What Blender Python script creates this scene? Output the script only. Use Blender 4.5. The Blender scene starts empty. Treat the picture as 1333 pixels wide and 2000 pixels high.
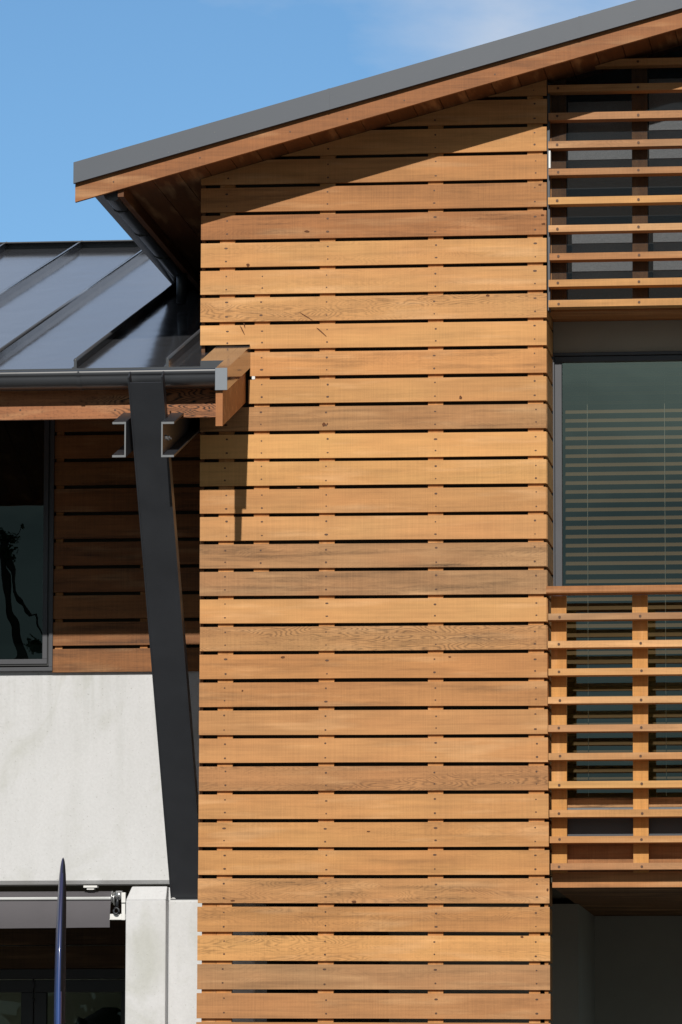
import bpy, math, random
from mathutils import Vector, Matrix
random.seed(7)
S = bpy.context.scene
COL = S.collection

# ------------------------------------------------------------------ camera (solved from the vanishing points)
CX, CYD, CZ = 4.4574, -31.0, 1.6
YAW, PITCH, ROLL, FPX = 0.1168996, 0.1268641, 0.0022832, 10734.4
def cam_axes():
    cy, sy, cp, sp = math.cos(YAW), math.sin(YAW), math.cos(PITCH), math.sin(PITCH)
    F = Vector((-sy*cp, cy*cp, sp)); R0 = Vector((cy, sy, 0)); U0 = R0.cross(F)
    R = R0*math.cos(ROLL) + U0*math.sin(ROLL)
    return R, R.cross(F), F
CR, CU, CF = cam_axes()
CP = Vector((CX, CYD, CZ))
def at(px, py, Y):
    """world point on the plane y=Y for a position measured on the photograph"""
    d = CF*FPX + CR*(px-666.5) - CU*(py-1000.0)
    return CP + d*((Y-CYD)/d.y)
def Xp(px, py, Y): return at(px, py, Y).x
def Zp(px, py, Y): return at(px, py, Y).z
cd = bpy.data.cameras.new('camera'); cam = bpy.data.objects.new('camera', cd); COL.objects.link(cam)
cam.matrix_world = Matrix(((CR.x, CU.x, -CF.x, CP.x), (CR.y, CU.y, -CF.y, CP.y), (CR.z, CU.z, -CF.z, CP.z), (0, 0, 0, 1)))
cd.sensor_fit = 'VERTICAL'; cd.sensor_height = 36.0; cd.sensor_width = 24.0
cd.lens = FPX/2000.0*36.0; cd.clip_end = 3000; cd.clip_start = 0.5
S.camera = cam

# ------------------------------------------------------------------ light
SD = Vector((-0.022, 1.0, -0.56))            # direction the sunlight travels
ELEV = math.atan2(0.56, Vector((SD.x, SD.y)).length)
sl = bpy.data.lights.new('sun', 'SUN'); sun = bpy.data.objects.new('sun', sl); COL.objects.link(sun)
sl.energy = 3.7; sl.angle = math.radians(0.5); sl.color = (1.0, 0.945, 0.865)
sun.rotation_euler = SD.to_track_quat('-Z', 'Y').to_euler(); sun.location = (0, -20, 20)
W = bpy.data.worlds.new('World'); S.world = W; W.use_nodes = True
nt = W.node_tree; nt.nodes.clear()
def wn(t, **k):
    n = nt.nodes.new(t)
    for a, b in k.items(): setattr(n, a, b)
    return n
sky = wn('ShaderNodeTexSky', sky_type='NISHITA', sun_disc=False)
sky.sun_elevation = ELEV; sky.sun_rotation = math.pi - math.atan2(SD.x, SD.y)
sky.air_density = 0.75; sky.dust_density = 0.1; sky.ozone_density = 2.0; sky.altitude = 0
tint = wn('ShaderNodeMixRGB', blend_type='MULTIPLY'); tint.inputs[0].default_value = 1.0
tint.inputs[2].default_value = (0.83, 1.09, 1.18, 1)
tc = wn('ShaderNodeTexCoord'); mp = wn('ShaderNodeMapping'); mp.inputs['Scale'].default_value = (1.0, 1.0, 2.6)
cn = wn('ShaderNodeTexNoise'); cn.inputs['Scale'].default_value = 7.0; cn.inputs['Detail'].default_value = 7; cn.inputs['Roughness'].default_value = 0.55
rp = wn('ShaderNodeValToRGB'); rp.color_ramp.elements[0].position = 0.50; rp.color_ramp.elements[1].position = 0.80
rp.color_ramp.elements[0].color = (0, 0, 0, 1); rp.color_ramp.elements[1].color = (0.75, 0.75, 0.75, 1)
cm = wn('ShaderNodeMixRGB'); cm.inputs[2].default_value = (7.2, 7.7, 8.6, 1)
bg = wn('ShaderNodeBackground'); bg.inputs[1].default_value = 0.09
wo = wn('ShaderNodeOutputWorld')
L = nt.links.new
L(sky.outputs[0], tint.inputs[1]); L(tc.outputs['Generated'], mp.inputs[0]); L(mp.outputs[0], cn.inputs[0]); L(cn.outputs[0], rp.inputs[0])
sx_ = wn('ShaderNodeSeparateXYZ'); L(tc.outputs['Generated'], sx_.inputs[0])
mm = wn('ShaderNodeMath', operation='MULTIPLY_ADD'); L(sx_.outputs[1], mm.inputs[0]); mm.inputs[1].default_value = 0.04; L(cn.outputs[0], mm.inputs[2])
hz = wn('ShaderNodeMapRange'); L(sx_.outputs[2], hz.inputs[0]); hz.inputs[1].default_value = 0.24; hz.inputs[2].default_value = 0.36; hz.inputs[3].default_value = -0.08; hz.inputs[4].default_value = 0.22
m2 = wn('ShaderNodeMath', operation='ADD'); L(mm.outputs[0], m2.inputs[0]); L(hz.outputs[0], m2.inputs[1])
CD = (at(1010, -10, 300)-CP).normalized()          # a thin cloud high on the right
ds = wn('ShaderNodeVectorMath', operation='DISTANCE'); L(tc.outputs['Generated'], ds.inputs[0]); ds.inputs[1].default_value = CD
dm = wn('ShaderNodeMapRange'); L(ds.outputs['Value'], dm.inputs[0]); dm.inputs[1].default_value = 0.0; dm.inputs[2].default_value = 0.040; dm.inputs[3].default_value = 0.46; dm.inputs[4].default_value = 0.0
mp2 = wn('ShaderNodeMapping'); mp2.inputs['Scale'].default_value = (1.0, 1.0, 2.2); L(tc.outputs['Generated'], mp2.inputs[0])
cn2 = wn('ShaderNodeTexNoise'); cn2.inputs['Scale'].default_value = 38.0; cn2.inputs['Detail'].default_value = 6; L(mp2.outputs[0], cn2.inputs[0])
m3 = wn('ShaderNodeMath', operation='MULTIPLY'); L(dm.outputs[0], m3.inputs[0]); L(cn2.outputs[0], m3.inputs[1])
m4 = wn('ShaderNodeMath', operation='ADD'); L(m2.outputs[0], m4.inputs[0]); L(m3.outputs[0], m4.inputs[1]); L(m4.outputs[0], rp.inputs[0])
L(rp.outputs[0], cm.inputs[0]); L(tint.outputs[0], cm.inputs[1])
# added unseen cloud sunward to cut facade fill; pale low band for window reflections
fill_cut = wn('ShaderNodeMapRange'); L(sx_.outputs[1], fill_cut.inputs[0]); fill_cut.inputs[1].default_value = 0.10; fill_cut.inputs[2].default_value = -0.45; fill_cut.inputs[3].default_value = 0.0; fill_cut.inputs[4].default_value = 0.93
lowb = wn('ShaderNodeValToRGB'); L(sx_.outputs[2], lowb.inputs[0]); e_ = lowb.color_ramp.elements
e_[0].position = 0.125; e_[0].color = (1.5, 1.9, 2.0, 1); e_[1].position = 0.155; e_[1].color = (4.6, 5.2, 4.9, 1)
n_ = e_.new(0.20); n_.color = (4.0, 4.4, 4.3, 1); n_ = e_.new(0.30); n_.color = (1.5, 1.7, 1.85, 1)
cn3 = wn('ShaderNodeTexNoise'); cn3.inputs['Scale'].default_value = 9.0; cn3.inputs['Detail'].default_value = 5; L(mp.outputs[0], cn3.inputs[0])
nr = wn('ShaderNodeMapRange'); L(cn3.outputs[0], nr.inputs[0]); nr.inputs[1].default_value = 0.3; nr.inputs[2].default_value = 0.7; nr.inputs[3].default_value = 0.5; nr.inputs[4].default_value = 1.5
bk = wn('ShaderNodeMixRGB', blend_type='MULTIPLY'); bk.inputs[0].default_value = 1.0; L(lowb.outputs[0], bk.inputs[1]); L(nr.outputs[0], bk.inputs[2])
bm_ = wn('ShaderNodeMixRGB'); L(fill_cut.outputs[0], bm_.inputs[0]); L(cm.outputs[0], bm_.inputs[1]); L(bk.outputs[0], bm_.inputs[2]); L(bm_.outputs[0], bg.inputs[0]); L(bg.outputs[0], wo.inputs[0])
CLOUD_MAP = mp
S.view_settings.view_transform = 'Standard'; S.view_settings.look = 'None'
S.view_settings.exposure = 0.0; S.view_settings.gamma = 1.0

# ------------------------------------------------------------------ materials
class NT:
    def __init__(s, name):
        s.m = bpy.data.materials.new(name); s.m.use_nodes = True; s.t = s.m.node_tree
        s.b = s.t.nodes['Principled BSDF']; s.o = s.t.nodes['Material Output']
    def n(s, t, **k):
        n = s.t.nodes.new(t)
        for a, b in k.items(): setattr(n, a, b)
        return n
    def l(s, a, b): s.t.links.new(a, b)
    def val(s, x, sock):
        if isinstance(x, (int, float)): sock.default_value = x
        elif isinstance(x, tuple): sock.default_value = x if len(x) == len(sock.default_value) else x+(1,)
        else: s.l(x, sock)
    def math(s, op, a, b=0.0, clamp=False):
        n = s.n('ShaderNodeMath', operation=op); n.use_clamp = clamp
        s.val(a, n.inputs[0]); s.val(b, n.inputs[1]); return n.outputs[0]
    def mix(s, f, a, b, bt='MIX'):
        n = s.n('ShaderNodeMixRGB', blend_type=bt)
        s.val(f, n.inputs[0]); s.val(a, n.inputs[1]); s.val(b, n.inputs[2]); return n.outputs[0]
    def ramp(s, f, pts):
        n = s.n('ShaderNodeValToRGB'); e = n.color_ramp.elements
        while len(e) < len(pts): e.new(0.5)
        for i, (p, c) in enumerate(pts):
            e[i].position = p; c = (c, c, c) if isinstance(c, (int, float)) else c
            e[i].color = tuple(c)+(1,)
        s.l(f, n.inputs[0]); return n.outputs[0]
    def pos(s, scale=(1, 1, 1), offset=None):
        g = s.n('ShaderNodeNewGeometry'); v = s.n('ShaderNodeVectorMath', operation='MULTIPLY')
        s.l(g.outputs['Position'], v.inputs[0]); v.inputs[1].default_value = scale; o = v.outputs[0]
        if offset is not None:
            a = s.n('ShaderNodeVectorMath', operation='ADD'); s.l(o, a.inputs[0]); s.val(offset, a.inputs[1]); o = a.outputs[0]
        return o
    def noise(s, vec, scale=1.0, detail=4, rough=0.5, dist=0.0):
        n = s.n('ShaderNodeTexNoise'); s.l(vec, n.inputs['Vector'])
        n.inputs['Scale'].default_value = scale; n.inputs['Detail'].default_value = detail
        n.inputs['Roughness'].default_value = rough; n.inputs['Distortion'].default_value = dist
        return n.outputs[0]
    def bump(s, h, strength=0.3, dist=0.01):
        n = s.n('ShaderNodeBump'); n.inputs['Strength'].default_value = strength; n.inputs['Distance'].default_value = dist
        s.l(h, n.inputs['Height']); s.l(n.outputs[0], s.b.inputs['Normal'])
    def attr(s, name):
        a = s.n('ShaderNodeAttribute', attribute_name=name); a.attribute_type = 'GEOMETRY'; return a

def wood(name, axis='X', yel=(0.610, 0.338, 0.118), red=(0.505, 0.200, 0.070), gry=(0.375, 0.232, 0.126), rough=0.62):
    """cedar: the 'tone' attribute of each board holds (lightness, redness, figure), 'extra' holds (seed, greyness, streaks)"""
    t = NT(name)
    ta = t.attr('tone'); ea = t.attr('extra')
    st = t.n('ShaderNodeSeparateXYZ'); t.l(ta.outputs['Vector'], st.inputs[0])
    se = t.n('ShaderNodeSeparateXYZ'); t.l(ea.outputs['Vector'], se.inputs[0])
    li, hu, fi = st.outputs; seed, gy, stk = se.outputs
    off = t.n('ShaderNodeCombineXYZ'); t.l(t.math('MULTIPLY', seed, 37.3), off.inputs[0]); t.l(t.math('MULTIPLY', seed, 11.7), off.inputs[1]); t.l(t.math('MULTIPLY', seed, 23.1), off.inputs[2])
    def sc(l, c):   # l along the grain, c across
        return {'X': (l, c, c), 'Y': (c, l, c), 'Z': (c, c, l)}[axis]
    base = t.mix(hu, yel, red); base = t.mix(gy, base, gry)
    blot = t.noise(t.pos(sc(1.5, 5), off.outputs[0]), 1.0, 3)
    hv = t.ramp(blot, [(0.30, 0.0), (0.70, 1.0)])
    base = t.mix(t.math('MULTIPLY', hv, 0.36), base, red)
    pale = t.ramp(t.noise(t.pos(sc(1.9, 15), off.outputs[0]), 1.0, 3), [(0.54, 0.0), (0.74, 1.0)])
    base = t.mix(t.math('MULTIPLY', pale, 0.42), base, (0.76, 0.45, 0.22))
    # fine grain streaks
    g1 = t.noise(t.pos(sc(2.2, 85), off.outputs[0]), 1.0, 4, 0.6)
    # figure : contour lines of a stretched noise = cathedral grain
    nz = t.noise(t.pos(sc(2.6, 15.0), off.outputs[0]), 1.0, 1.5, 0.45)
    rings = t.math('SINE', t.math('MULTIPLY', nz, 150.0))
    rings = t.math('MULTIPLY', t.math('ADD', rings, 1.0), 0.5)
    rings = t.math('POWER', rings, 2.0)
    band = t.ramp(t.noise(t.pos(sc(0.8, 12), off.outputs[0]), 1.0, 1), [(0.42, 0.0), (0.56, 1.0)])
    # weathering streaks
    wk = t.ramp(t.noise(t.pos(sc(1.8, 26), off.outputs[0]), 1.0, 4, 0.6), [(0.50, 0.0), (0.78, 1.0)])
    # rough sawn cross marks
    saw = t.noise(t.pos(sc(150, 3)), 1.0, 2, 0.6)
    sawb = t.noise(t.pos(sc(420, 260)), 1.0, 1, 0.6)
    spk = t.ramp(t.noise(t.pos(sc(45, 120), off.outputs[0]), 1.0, 2, 0.5), [(0.55, 0.0), (0.72, 1.0)])
    d = t.math('MULTIPLY', t.math('SUBTRACT', g1, 0.5), 0.40)
    d = t.math('ADD', d, t.math('MULTIPLY', t.math('SUBTRACT', t.noise(t.pos(sc(2.6, 14), off.outputs[0]), 1.0, 3, 0.55), 0.5), 0.50))
    d = t.math('ADD', d, t.math('MULTIPLY', t.math('SUBTRACT', saw, 0.5), 0.30))
    d = t.math('ADD', d, t.math('MULTIPLY', t.math('SUBTRACT', sawb, 0.5), 0.16))
    d = t.math('SUBTRACT', d, t.math('MULTIPLY', t.math('MULTIPLY', rings, band), t.math('MULTIPLY', fi, 0.40)))
    d = t.math('SUBTRACT', d, t.math('MULTIPLY', spk, t.math('MULTIPLY', fi, 0.16)))
    d = t.math('SUBTRACT', d, t.math('MULTIPLY', wk, t.math('MULTIPLY', stk, 0.55)))
    # knots
    vo = t.n('ShaderNodeTexVoronoi'); t.l(t.pos(sc(0.95, 4.2), off.outputs[0]), vo.inputs['Vector']); vo.inputs['Scale'].default_value = 1.0
    kn = t.ramp(vo.outputs['Distance'], [(0.0, 1.0), (0.022, 0.85), (0.030, 0.25), (0.11, 0.0)])
    lf = t.math('ADD', t.math('MULTIPLY', li, 1.0), d)
    col = t.mix(1.0, base, lf, 'MULTIPLY')
    col = t.mix(t.math('MULTIPLY', kn, 0.72), col, (0.13, 0.045, 0.018))
    t.l(col, t.b.inputs['Base Color']); t.b.inputs['Roughness'].default_value = rough
    t.b.inputs['Specular IOR Level'].default_value = 0.28
    h = t.math('ADD', t.math('MULTIPLY', g1, 0.6), t.math('MULTIPLY', saw, 0.5))
    t.bump(h, 0.35, 0.002)
    return t.m
def plain(name, col, rough=0.5, metal=0.0, spec=0.5, var=0.08, scale=6.0, bump=0.0, coat=0.0):
    t = NT(name)
    n = t.noise(t.pos((1, 1, 1)), scale, 4, 0.6)
    f = t.math('ADD', t.math('MULTIPLY', t.math('SUBTRACT', n, 0.5), var*2), 1.0)
    t.l(t.mix(1.0, tuple(col), f, 'MULTIPLY'), t.b.inputs['Base Color'])
    r = t.math('ADD', t.math('MULTIPLY', t.math('SUBTRACT', n, 0.5), 0.12), rough)
    t.l(r, t.b.inputs['Roughness']); t.b.inputs['Metallic'].default_value = metal
    t.b.inputs['Specular IOR Level'].default_value = spec; t.b.inputs['Coat Weight'].default_value = coat
    if bump: t.bump(t.noise(t.pos(), scale*8, 3), bump, 0.004)
    return t.m
M = {}
M['cedar'] = wood('cedar')
M['cedar_v'] = wood('cedar_post', 'Z', yel=(0.58, 0.30, 0.085), red=(0.50, 0.20, 0.060))
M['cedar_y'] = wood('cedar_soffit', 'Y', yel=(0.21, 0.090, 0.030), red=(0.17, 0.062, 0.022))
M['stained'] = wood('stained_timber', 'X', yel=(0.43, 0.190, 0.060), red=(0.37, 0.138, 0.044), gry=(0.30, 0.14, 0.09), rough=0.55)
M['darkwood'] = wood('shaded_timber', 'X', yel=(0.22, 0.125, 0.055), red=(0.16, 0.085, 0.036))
M['black'] = plain('building_wrap', (0.060, 0.054, 0.036), 0.9)
M['nail'] = plain('nail_head', (0.085, 0.038, 0.018), 0.5, 0.3)
M['steel'] = plain('charcoal_steel', (0.030, 0.034, 0.041), 0.42, 0.0, 0.5, 0.30, 4.0, 0.12)
M['gutter'] = plain('gutter_steel', (0.058, 0.064, 0.073), 0.32, 0.0, 0.6, 0.12, 3.0)
M['galv'] = plain('grey_steel', (0.13, 0.14, 0.15), 0.5, 0.3, 0.5, 0.25, 60.0)
M['flash'] = plain('grey_flashing', (0.058, 0.073, 0.098), 0.45, 0.0, 0.5, 0.06, 3.0)
M['frame'] = plain('aluminium_frame', (0.055, 0.058, 0.068), 0.42, 0.2, 0.5, 0.08)
M['framedk'] = plain('dark_frame', (0.018, 0.02, 0.022), 0.4, 0.0, 0.5, 0.1)
M['chrome'] = plain('zinc_fitting', (0.55, 0.56, 0.57), 0.3, 0.8, 0.5, 0.15, 40)
M['white'] = plain('white_plastic', (0.78, 0.79, 0.78), 0.45, 0.0, 0.5, 0.05)
M['bar'] = plain('white_bar', (0.72, 0.75, 0.76), 0.35)
M['canvas'] = plain('grey_canvas', (0.125, 0.120, 0.132), 0.85, 0, 0.2, 0.10, 5.0, 0.2)
M['blind'] = plain('blind_slat', (0.50, 0.36, 0.22), 0.6, 0, 0.3)
M['cord'] = plain('blind_cord', (0.75, 0.75, 0.70), 0.7)
M['panel'] = plain('pale_blind', (0.74, 0.81, 0.88), 0.8, 0, 0.2, 0.05)
M['room'] = plain('dim_room', (0.035, 0.045, 0.045), 0.9)
M['plaster'] = plain('grey_plaster', (0.30, 0.31, 0.275), 0.85, 0, 0.2, 0.12, 2.5, 0.15)
M['band'] = plain('band_plaster', (0.36, 0.325, 0.265), 0.85, 0, 0.2)
M['greypanel'] = plain('grey_panel', (0.05, 0.055, 0.065), 0.5)
M['wetsuit'] = plain('black_neoprene', (0.012, 0.012, 0.014), 0.7)
M['shopwall'] = plain('shop_wall', (0.6, 0.61, 0.55), 0.8)

def roof_metal():
    t = NT('standing_seam_steel')
    n = t.noise(t.pos((0.7, 0.5, 0.7)), 1.6, 4, 0.55)
    t.l(t.mix(n, (0.052, 0.055, 0.062), (0.068, 0.071, 0.080)), t.b.inputs['Base Color'])
    n2 = t.noise(t.pos((1.0, 5.0, 1.0)), 1.5, 3)
    t.l(t.math('ADD', t.math('MULTIPLY', n2, 0.07), 0.07), t.b.inputs['Roughness'])
    t.b.inputs['Metallic'].default_value = 0.0; t.b.inputs['Specular IOR Level'].default_value = 1.0
    t.bump(t.noise(t.pos((2.6, 1.3, 1.0)), 1.0, 2), 0.30, 0.010)
    return t.m
M['roof'] = roof_metal()

def concrete():
    t = NT('rendered_concrete')
    big = t.noise(t.pos((1.5, 1.5, 1.0)), 1.4, 5, 0.6, 0.5)
    sm = t.noise(t.pos((1, 1, 1)), 60, 4, 0.65)
    drip = t.ramp(t.noise(t.pos((7.0, 7.0, 0.7)), 1.0, 4, 0.6), [(0.48, 0.0), (0.78, 1.0)])
    swp = t.noise(t.pos((0.9, 0.9, 0.9)), 1.0, 2, 0.5, 2.6)
    arc = t.math('SINE', t.math('MULTIPLY', swp, 46.0)); arc = t.ramp(arc, [(0.90, 0.0), (1.0, 1.0)])
    smud = t.ramp(t.noise(t.pos((2.2, 2.2, 1.6)), 1.0, 4, 0.55, 1.2), [(0.54, 0.0), (0.74, 1.0)])
    pits = t.ramp(t.noise(t.pos((1, 1, 1)), 95, 1, 0.4), [(0.72, 0.0), (0.78, 1.0)])
    col = t.mix(big, (0.575, 0.59, 0.60), (0.70, 0.712, 0.738))
    col = t.mix(t.math('MULTIPLY', smud, 0.62), col, (0.46, 0.475, 0.43))
    col = t.mix(t.math('MULTIPLY', drip, 0.22), col, (0.42, 0.43, 0.40))
    col = t.mix(t.math('MULTIPLY', arc, 0.0), col, (0.36, 0.37, 0.34))
    g_ = t.n('ShaderNodeNewGeometry'); sp_ = t.n('ShaderNodeSeparateXYZ'); t.l(g_.outputs['Position'], sp_.inputs[0])
    top = t.n('ShaderNodeMapRange'); t.l(sp_.outputs[2], top.inputs[0]); top.inputs[1].default_value = 4.15; top.inputs[2].default_value = 4.8
    strk = t.ramp(t.noise(t.pos((16, 16, 0.5)), 1.0, 3, 0.6), [(0.50, 0.0), (0.72, 1.0)])
    col = t.mix(t.math('MULTIPLY', t.math('MULTIPLY', strk, top.outputs[0]), 0.28), col, (0.33, 0.35, 0.31))
    col = t.mix(t.math('MULTIPLY', pits, 0.35), col, (0.26, 0.26, 0.23))
    f = t.math('ADD', t.math('MULTIPLY', t.math('SUBTRACT', sm, 0.5), 0.22), 1.0)
    t.l(t.mix(1.0, col, f, 'MULTIPLY'), t.b.inputs['Base Color']); t.b.inputs['Roughness'].default_value = 0.85
    t.b.inputs['Specular IOR Level'].default_value = 0.25
    t.bump(t.math('ADD', t.math('MULTIPLY', sm, 0.4), swp), 0.25, 0.006)
    return t.m
M['concrete'] = concrete()

def glass(name, tint=(0.55, 0.62, 0.60), refl=1.5, wav=0.02, extra=0.0, fm=1.6):
    t = NT(name); t.t.nodes.remove(t.b)
    fr = t.n('ShaderNodeFresnel'); fr.inputs[0].default_value = refl
    gl = t.n('ShaderNodeBsdfGlossy'); gl.inputs['Roughness'].default_value = 0.0; gl.inputs['Color'].default_value = (0.86, 1.0, 0.88, 1)
    tr = t.n('ShaderNodeBsdfTransparent'); tr.inputs[0].default_value = tint+(1,)
    bp = t.n('ShaderNodeBump'); bp.inputs['Strength'].default_value = wav; bp.inputs['Distance'].default_value = 0.05
    t.l(t.noise(t.pos((1, 1, 1)), 2.2, 2), bp.inputs['Height']); t.l(bp.outputs[0], gl.inputs['Normal'])
    mx = t.n('ShaderNodeMixShader')
    f = t.math('ADD', t.math('MULTIPLY', fr.outputs[0], fm), extra, True)
    t.l(f, mx.inputs[0]); t.l(tr.outputs[0], mx.inputs[1]); t.l(gl.outputs[0], mx.inputs[2])
    t.l(mx.outputs[0], t.o.inputs[0]); return t.m
M['glass'] = glass('window_glass', (0.46, 0.45, 0.40), 1.5, 0.010, 0.0, 4.0)
M['glasssh'] = glass('shop_glass', (0.5, 0.52, 0.46), 1.5, 0.006, 0.0, 1.0)
M['glassdk'] = glass('tinted_glass', (0.12, 0.15, 0.15), 1.5, 0.010, 0.0, 1.35)

def mesh_mat():
    t = NT('insect_mesh'); t.t.nodes.remove(t.b)
    tr = t.n('ShaderNodeBsdfTransparent'); df = t.n('ShaderNodeBsdfDiffuse'); df.inputs[0].default_value = (0.018, 0.024, 0.029, 1)
    n = t.noise(t.pos((1, 1, 1)), 260, 2, 0.7)
    mx = t.n('ShaderNodeMixShader'); t.l(t.math('ADD', t.math('MULTIPLY', n, 0.40), 0.41), mx.inputs[0])
    t.l(tr.outputs[0], mx.inputs[1]); t.l(df.outputs[0], mx.inputs[2]); t.l(mx.outputs[0], t.o.inputs[0]); return t.m
M['mesh'] = mesh_mat()
def ground_mat(name, c):
    t = NT(name)
    n = t.noise(t.pos(), 1.2, 6, 0.6); m = t.noise(t.pos(), 60, 3)
    f = t.math('ADD', t.math('MULTIPLY', n, 0.4), t.math('MULTIPLY', m, 0.4)); f = t.math('ADD', f, 0.6)
    t.l(t.mix(1.0, c, f, 'MULTIPLY'), t.b.inputs['Base Color']); t.b.inputs['Roughness'].default_value = 0.9; return t.m
M['pave'] = ground_mat('stone_paving', (0.11, 0.10, 0.092)); M['asphalt'] = ground_mat('asphalt', (0.05, 0.05, 0.052))
M['grass'] = ground_mat('grass_ground', (0.06, 0.09, 0.03))
def board_blue():
    t = NT('blue_gloss_board')
    n = t.ramp(t.noise(t.pos((2, 2, 0.8)), 1.0, 2), [(0.35, (0.018, 0.040, 0.15)), (0.7, (0.028, 0.085, 0.31))])
    g = t.n('ShaderNodeNewGeometry'); sp = t.n('ShaderNodeSeparateXYZ'); t.l(g.outputs['Position'], sp.inputs[0])
    # the printed nose is near black, the lower board blue
    f = t.ramp(t.math('MULTIPLY', t.math('SUBTRACT', sp.outputs[2], 2.5), 1.1), [(0.15, 0.0), (0.75, 1.0)])
    t.l(t.mix(f, n, (0.026, 0.028, 0.085)), t.b.inputs['Base Color'])
    t.b.inputs['Roughness'].default_value = 0.42; t.b.inputs['Coat Weight'].default_value = 0.30; t.b.inputs['Coat Roughness'].default_value = 0.10
    t.bump(t.noise(t.pos((6, 6, 1.6)), 1.0, 2), 0.25, 0.02)
    return t.m
M['blue'] = board_blue(); M['rail'] = plain('dark_rail', (0.024, 0.028, 0.036), 0.9, 0, 0.05)
def leafm():
    t = NT('leaf'); n = t.noise(t.pos(), 3.0, 3); t.l(t.mix(n, (0.03, 0.06, 0.02), (0.07, 0.11, 0.035)), t.b.inputs['Base Color']); t.b.inputs['Roughness'].default_value = 0.6; return t.m
M['leaf'] = leafm(); M['bark'] = plain('bark', (0.05, 0.04, 0.03), 0.9, 0, 0.2, 0.3, 5)

# ------------------------------------------------------------------ mesh building
class MB:
    def __init__(s): s.v = []; s.f = []; s.mi = []; s.t = []; s.e = []; s.sm = []
    def _add(s, vs, fs, mi=0, tone=(1, 0.3, 0), ex=(0, 0, 0), smooth=False):
        o = len(s.v); s.v += [tuple(v) for v in vs]
        for f in fs: s.f.append([o+i for i in f]); s.mi.append(mi); s.t.append(tone); s.e.append(ex); s.sm.append(smooth)
    def hexa(s, a, b, **k):
        """a: four points of one face, b: the matching four of the opposite face"""
        s._add(list(a)+list(b), [(0, 1, 2, 3), (7, 6, 5, 4), (0, 4, 5, 1), (1, 5, 6, 2), (2, 6, 7, 3), (3, 7, 4, 0)], **k)
    def box(s, x0, x1, y0, y1, z0, z1, **k):
        s.hexa([(x0, y0, z0), (x1, y0, z0), (x1, y0, z1), (x0, y0, z1)], [(x0, y1, z0), (x1, y1, z0), (x1, y1, z1), (x0, y1, z1)], **k)
    def prism(s, poly, y0, y1, **k):
        """poly: (x,z) outline extruded along y"""
        n = len(poly)
        vs = [(x, y0, z) for x, z in poly]+[(x, y1, z) for x, z in poly]
        s._add(vs, [tuple(range(n)), tuple(range(2*n-1, n-1, -1))]+[(i, i+n, (i+1) % n+n, (i+1) % n) for i in range(n)], **k)
    def prismx(s, poly, x0, x1, **k):
        """poly: (y,z) outline extruded along x"""
        n = len(poly)
        vs = [(x0, y, z) for y, z in poly]+[(x1, y, z) for y, z in poly]
        s._add(vs, [tuple(range(n)), tuple(range(2*n-1, n-1, -1))]+[(i, i+n, (i+1) % n+n, (i+1) % n) for i in range(n)], **k)
    def shell(s, prof, axis, a0, a1, **k):
        """thin open profile swept along an axis: prof of (p,q)"""
        n = len(prof); mk = (lambda p, q, a: (a, p, q)) if axis == 'X' else (lambda p, q, a: (p, a, q))
        vs = [mk(p, q, a0) for p, q in prof]+[mk(p, q, a1) for p, q in prof]
        k.setdefault('smooth', True)
        s._add(vs, [(i, i+1, i+1+n, i+n) for i in range(n-1)], **k)
    def tube(s, pts, r, n=10, cap=True, **k):
        pts = [Vector(p) for p in pts]; rs = r if isinstance(r, (list, tuple)) else [r]*len(pts)
        o = []; 
        for i, p in enumerate(pts):
            d = (pts[min(i+1, len(pts)-1)]-pts[max(i-1, 0)]).normalized()
            u = d.orthogonal().normalized() if abs(d.z) > 0.9 or i == 0 else u0
            ref = Vector((0, 0, 1)) if abs(d.z) < 0.9 else Vector((1, 0, 0))
            u = d.cross(ref).normalized(); w = d.cross(u); u0 = u
            o += [p+(u*math.cos(a)+w*math.sin(a))*rs[i] for a in (2*math.pi*j/n for j in range(n))]
        fs = [(i*n+j, i*n+(j+1) % n, (i+1)*n+(j+1) % n, (i+1)*n+j) for i in range(len(pts)-1) for j in range(n)]
        if cap: fs += [tuple(range(n-1, -1, -1)), tuple((len(pts)-1)*n+j for j in range(n))]
        k.setdefault('smooth', True); s._add(o, fs, **k)
    def build(s, name, mats, parent=None, origin=None, bevel=0.0, recalc=True):
        me = bpy.data.meshes.new(name)
        org = Vector(origin) if origin is not None else (parent['_o'] if parent is not None and '_o' in parent else Vector((0, 0, 0)))
        org = Vector(org)
        me.from_pydata([tuple(Vector(v)-org) for v in s.v], [], s.f)
        for m in (mats if isinstance(mats, (list, tuple)) else [mats]): me.materials.append(m)
        for p, i, sm in zip(me.polygons, s.mi, s.sm): p.material_index = i; p.use_smooth = sm
        a = me.attributes.new('tone', 'FLOAT_VECTOR', 'FACE'); a.data.foreach_set('vector', [c for t in s.t for c in t])
        a = me.attributes.new('extra', 'FLOAT_VECTOR', 'FACE'); a.data.foreach_set('vector', [c for t in s.e for c in t])
        if recalc:
            import bmesh
            bm = bmesh.new(); bm.from_mesh(me); bmesh.ops.recalc_face_normals(bm, faces=bm.faces); bm.to_mesh(me); bm.free()
        me.update()
        o = bpy.data.objects.new(name, me); COL.objects.link(o)
        if parent is not None: o.parent = parent
        else: o.location = org
        if bevel:
            b = o.modifiers.new('edge', 'BEVEL'); b.width = bevel; b.segments = 2; b.limit_method = 'ANGLE'
        return o
ORIG = {}
def thing(name, label, cat, loc, group=None):
    o = bpy.data.objects.new(name, None); COL.objects.link(o); o.location = loc; o.empty_display_size = 0.2
    o['label'] = label; o['category'] = cat
    if group: o['group'] = group
    ORIG[o.name] = Vector(loc); return o
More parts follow.
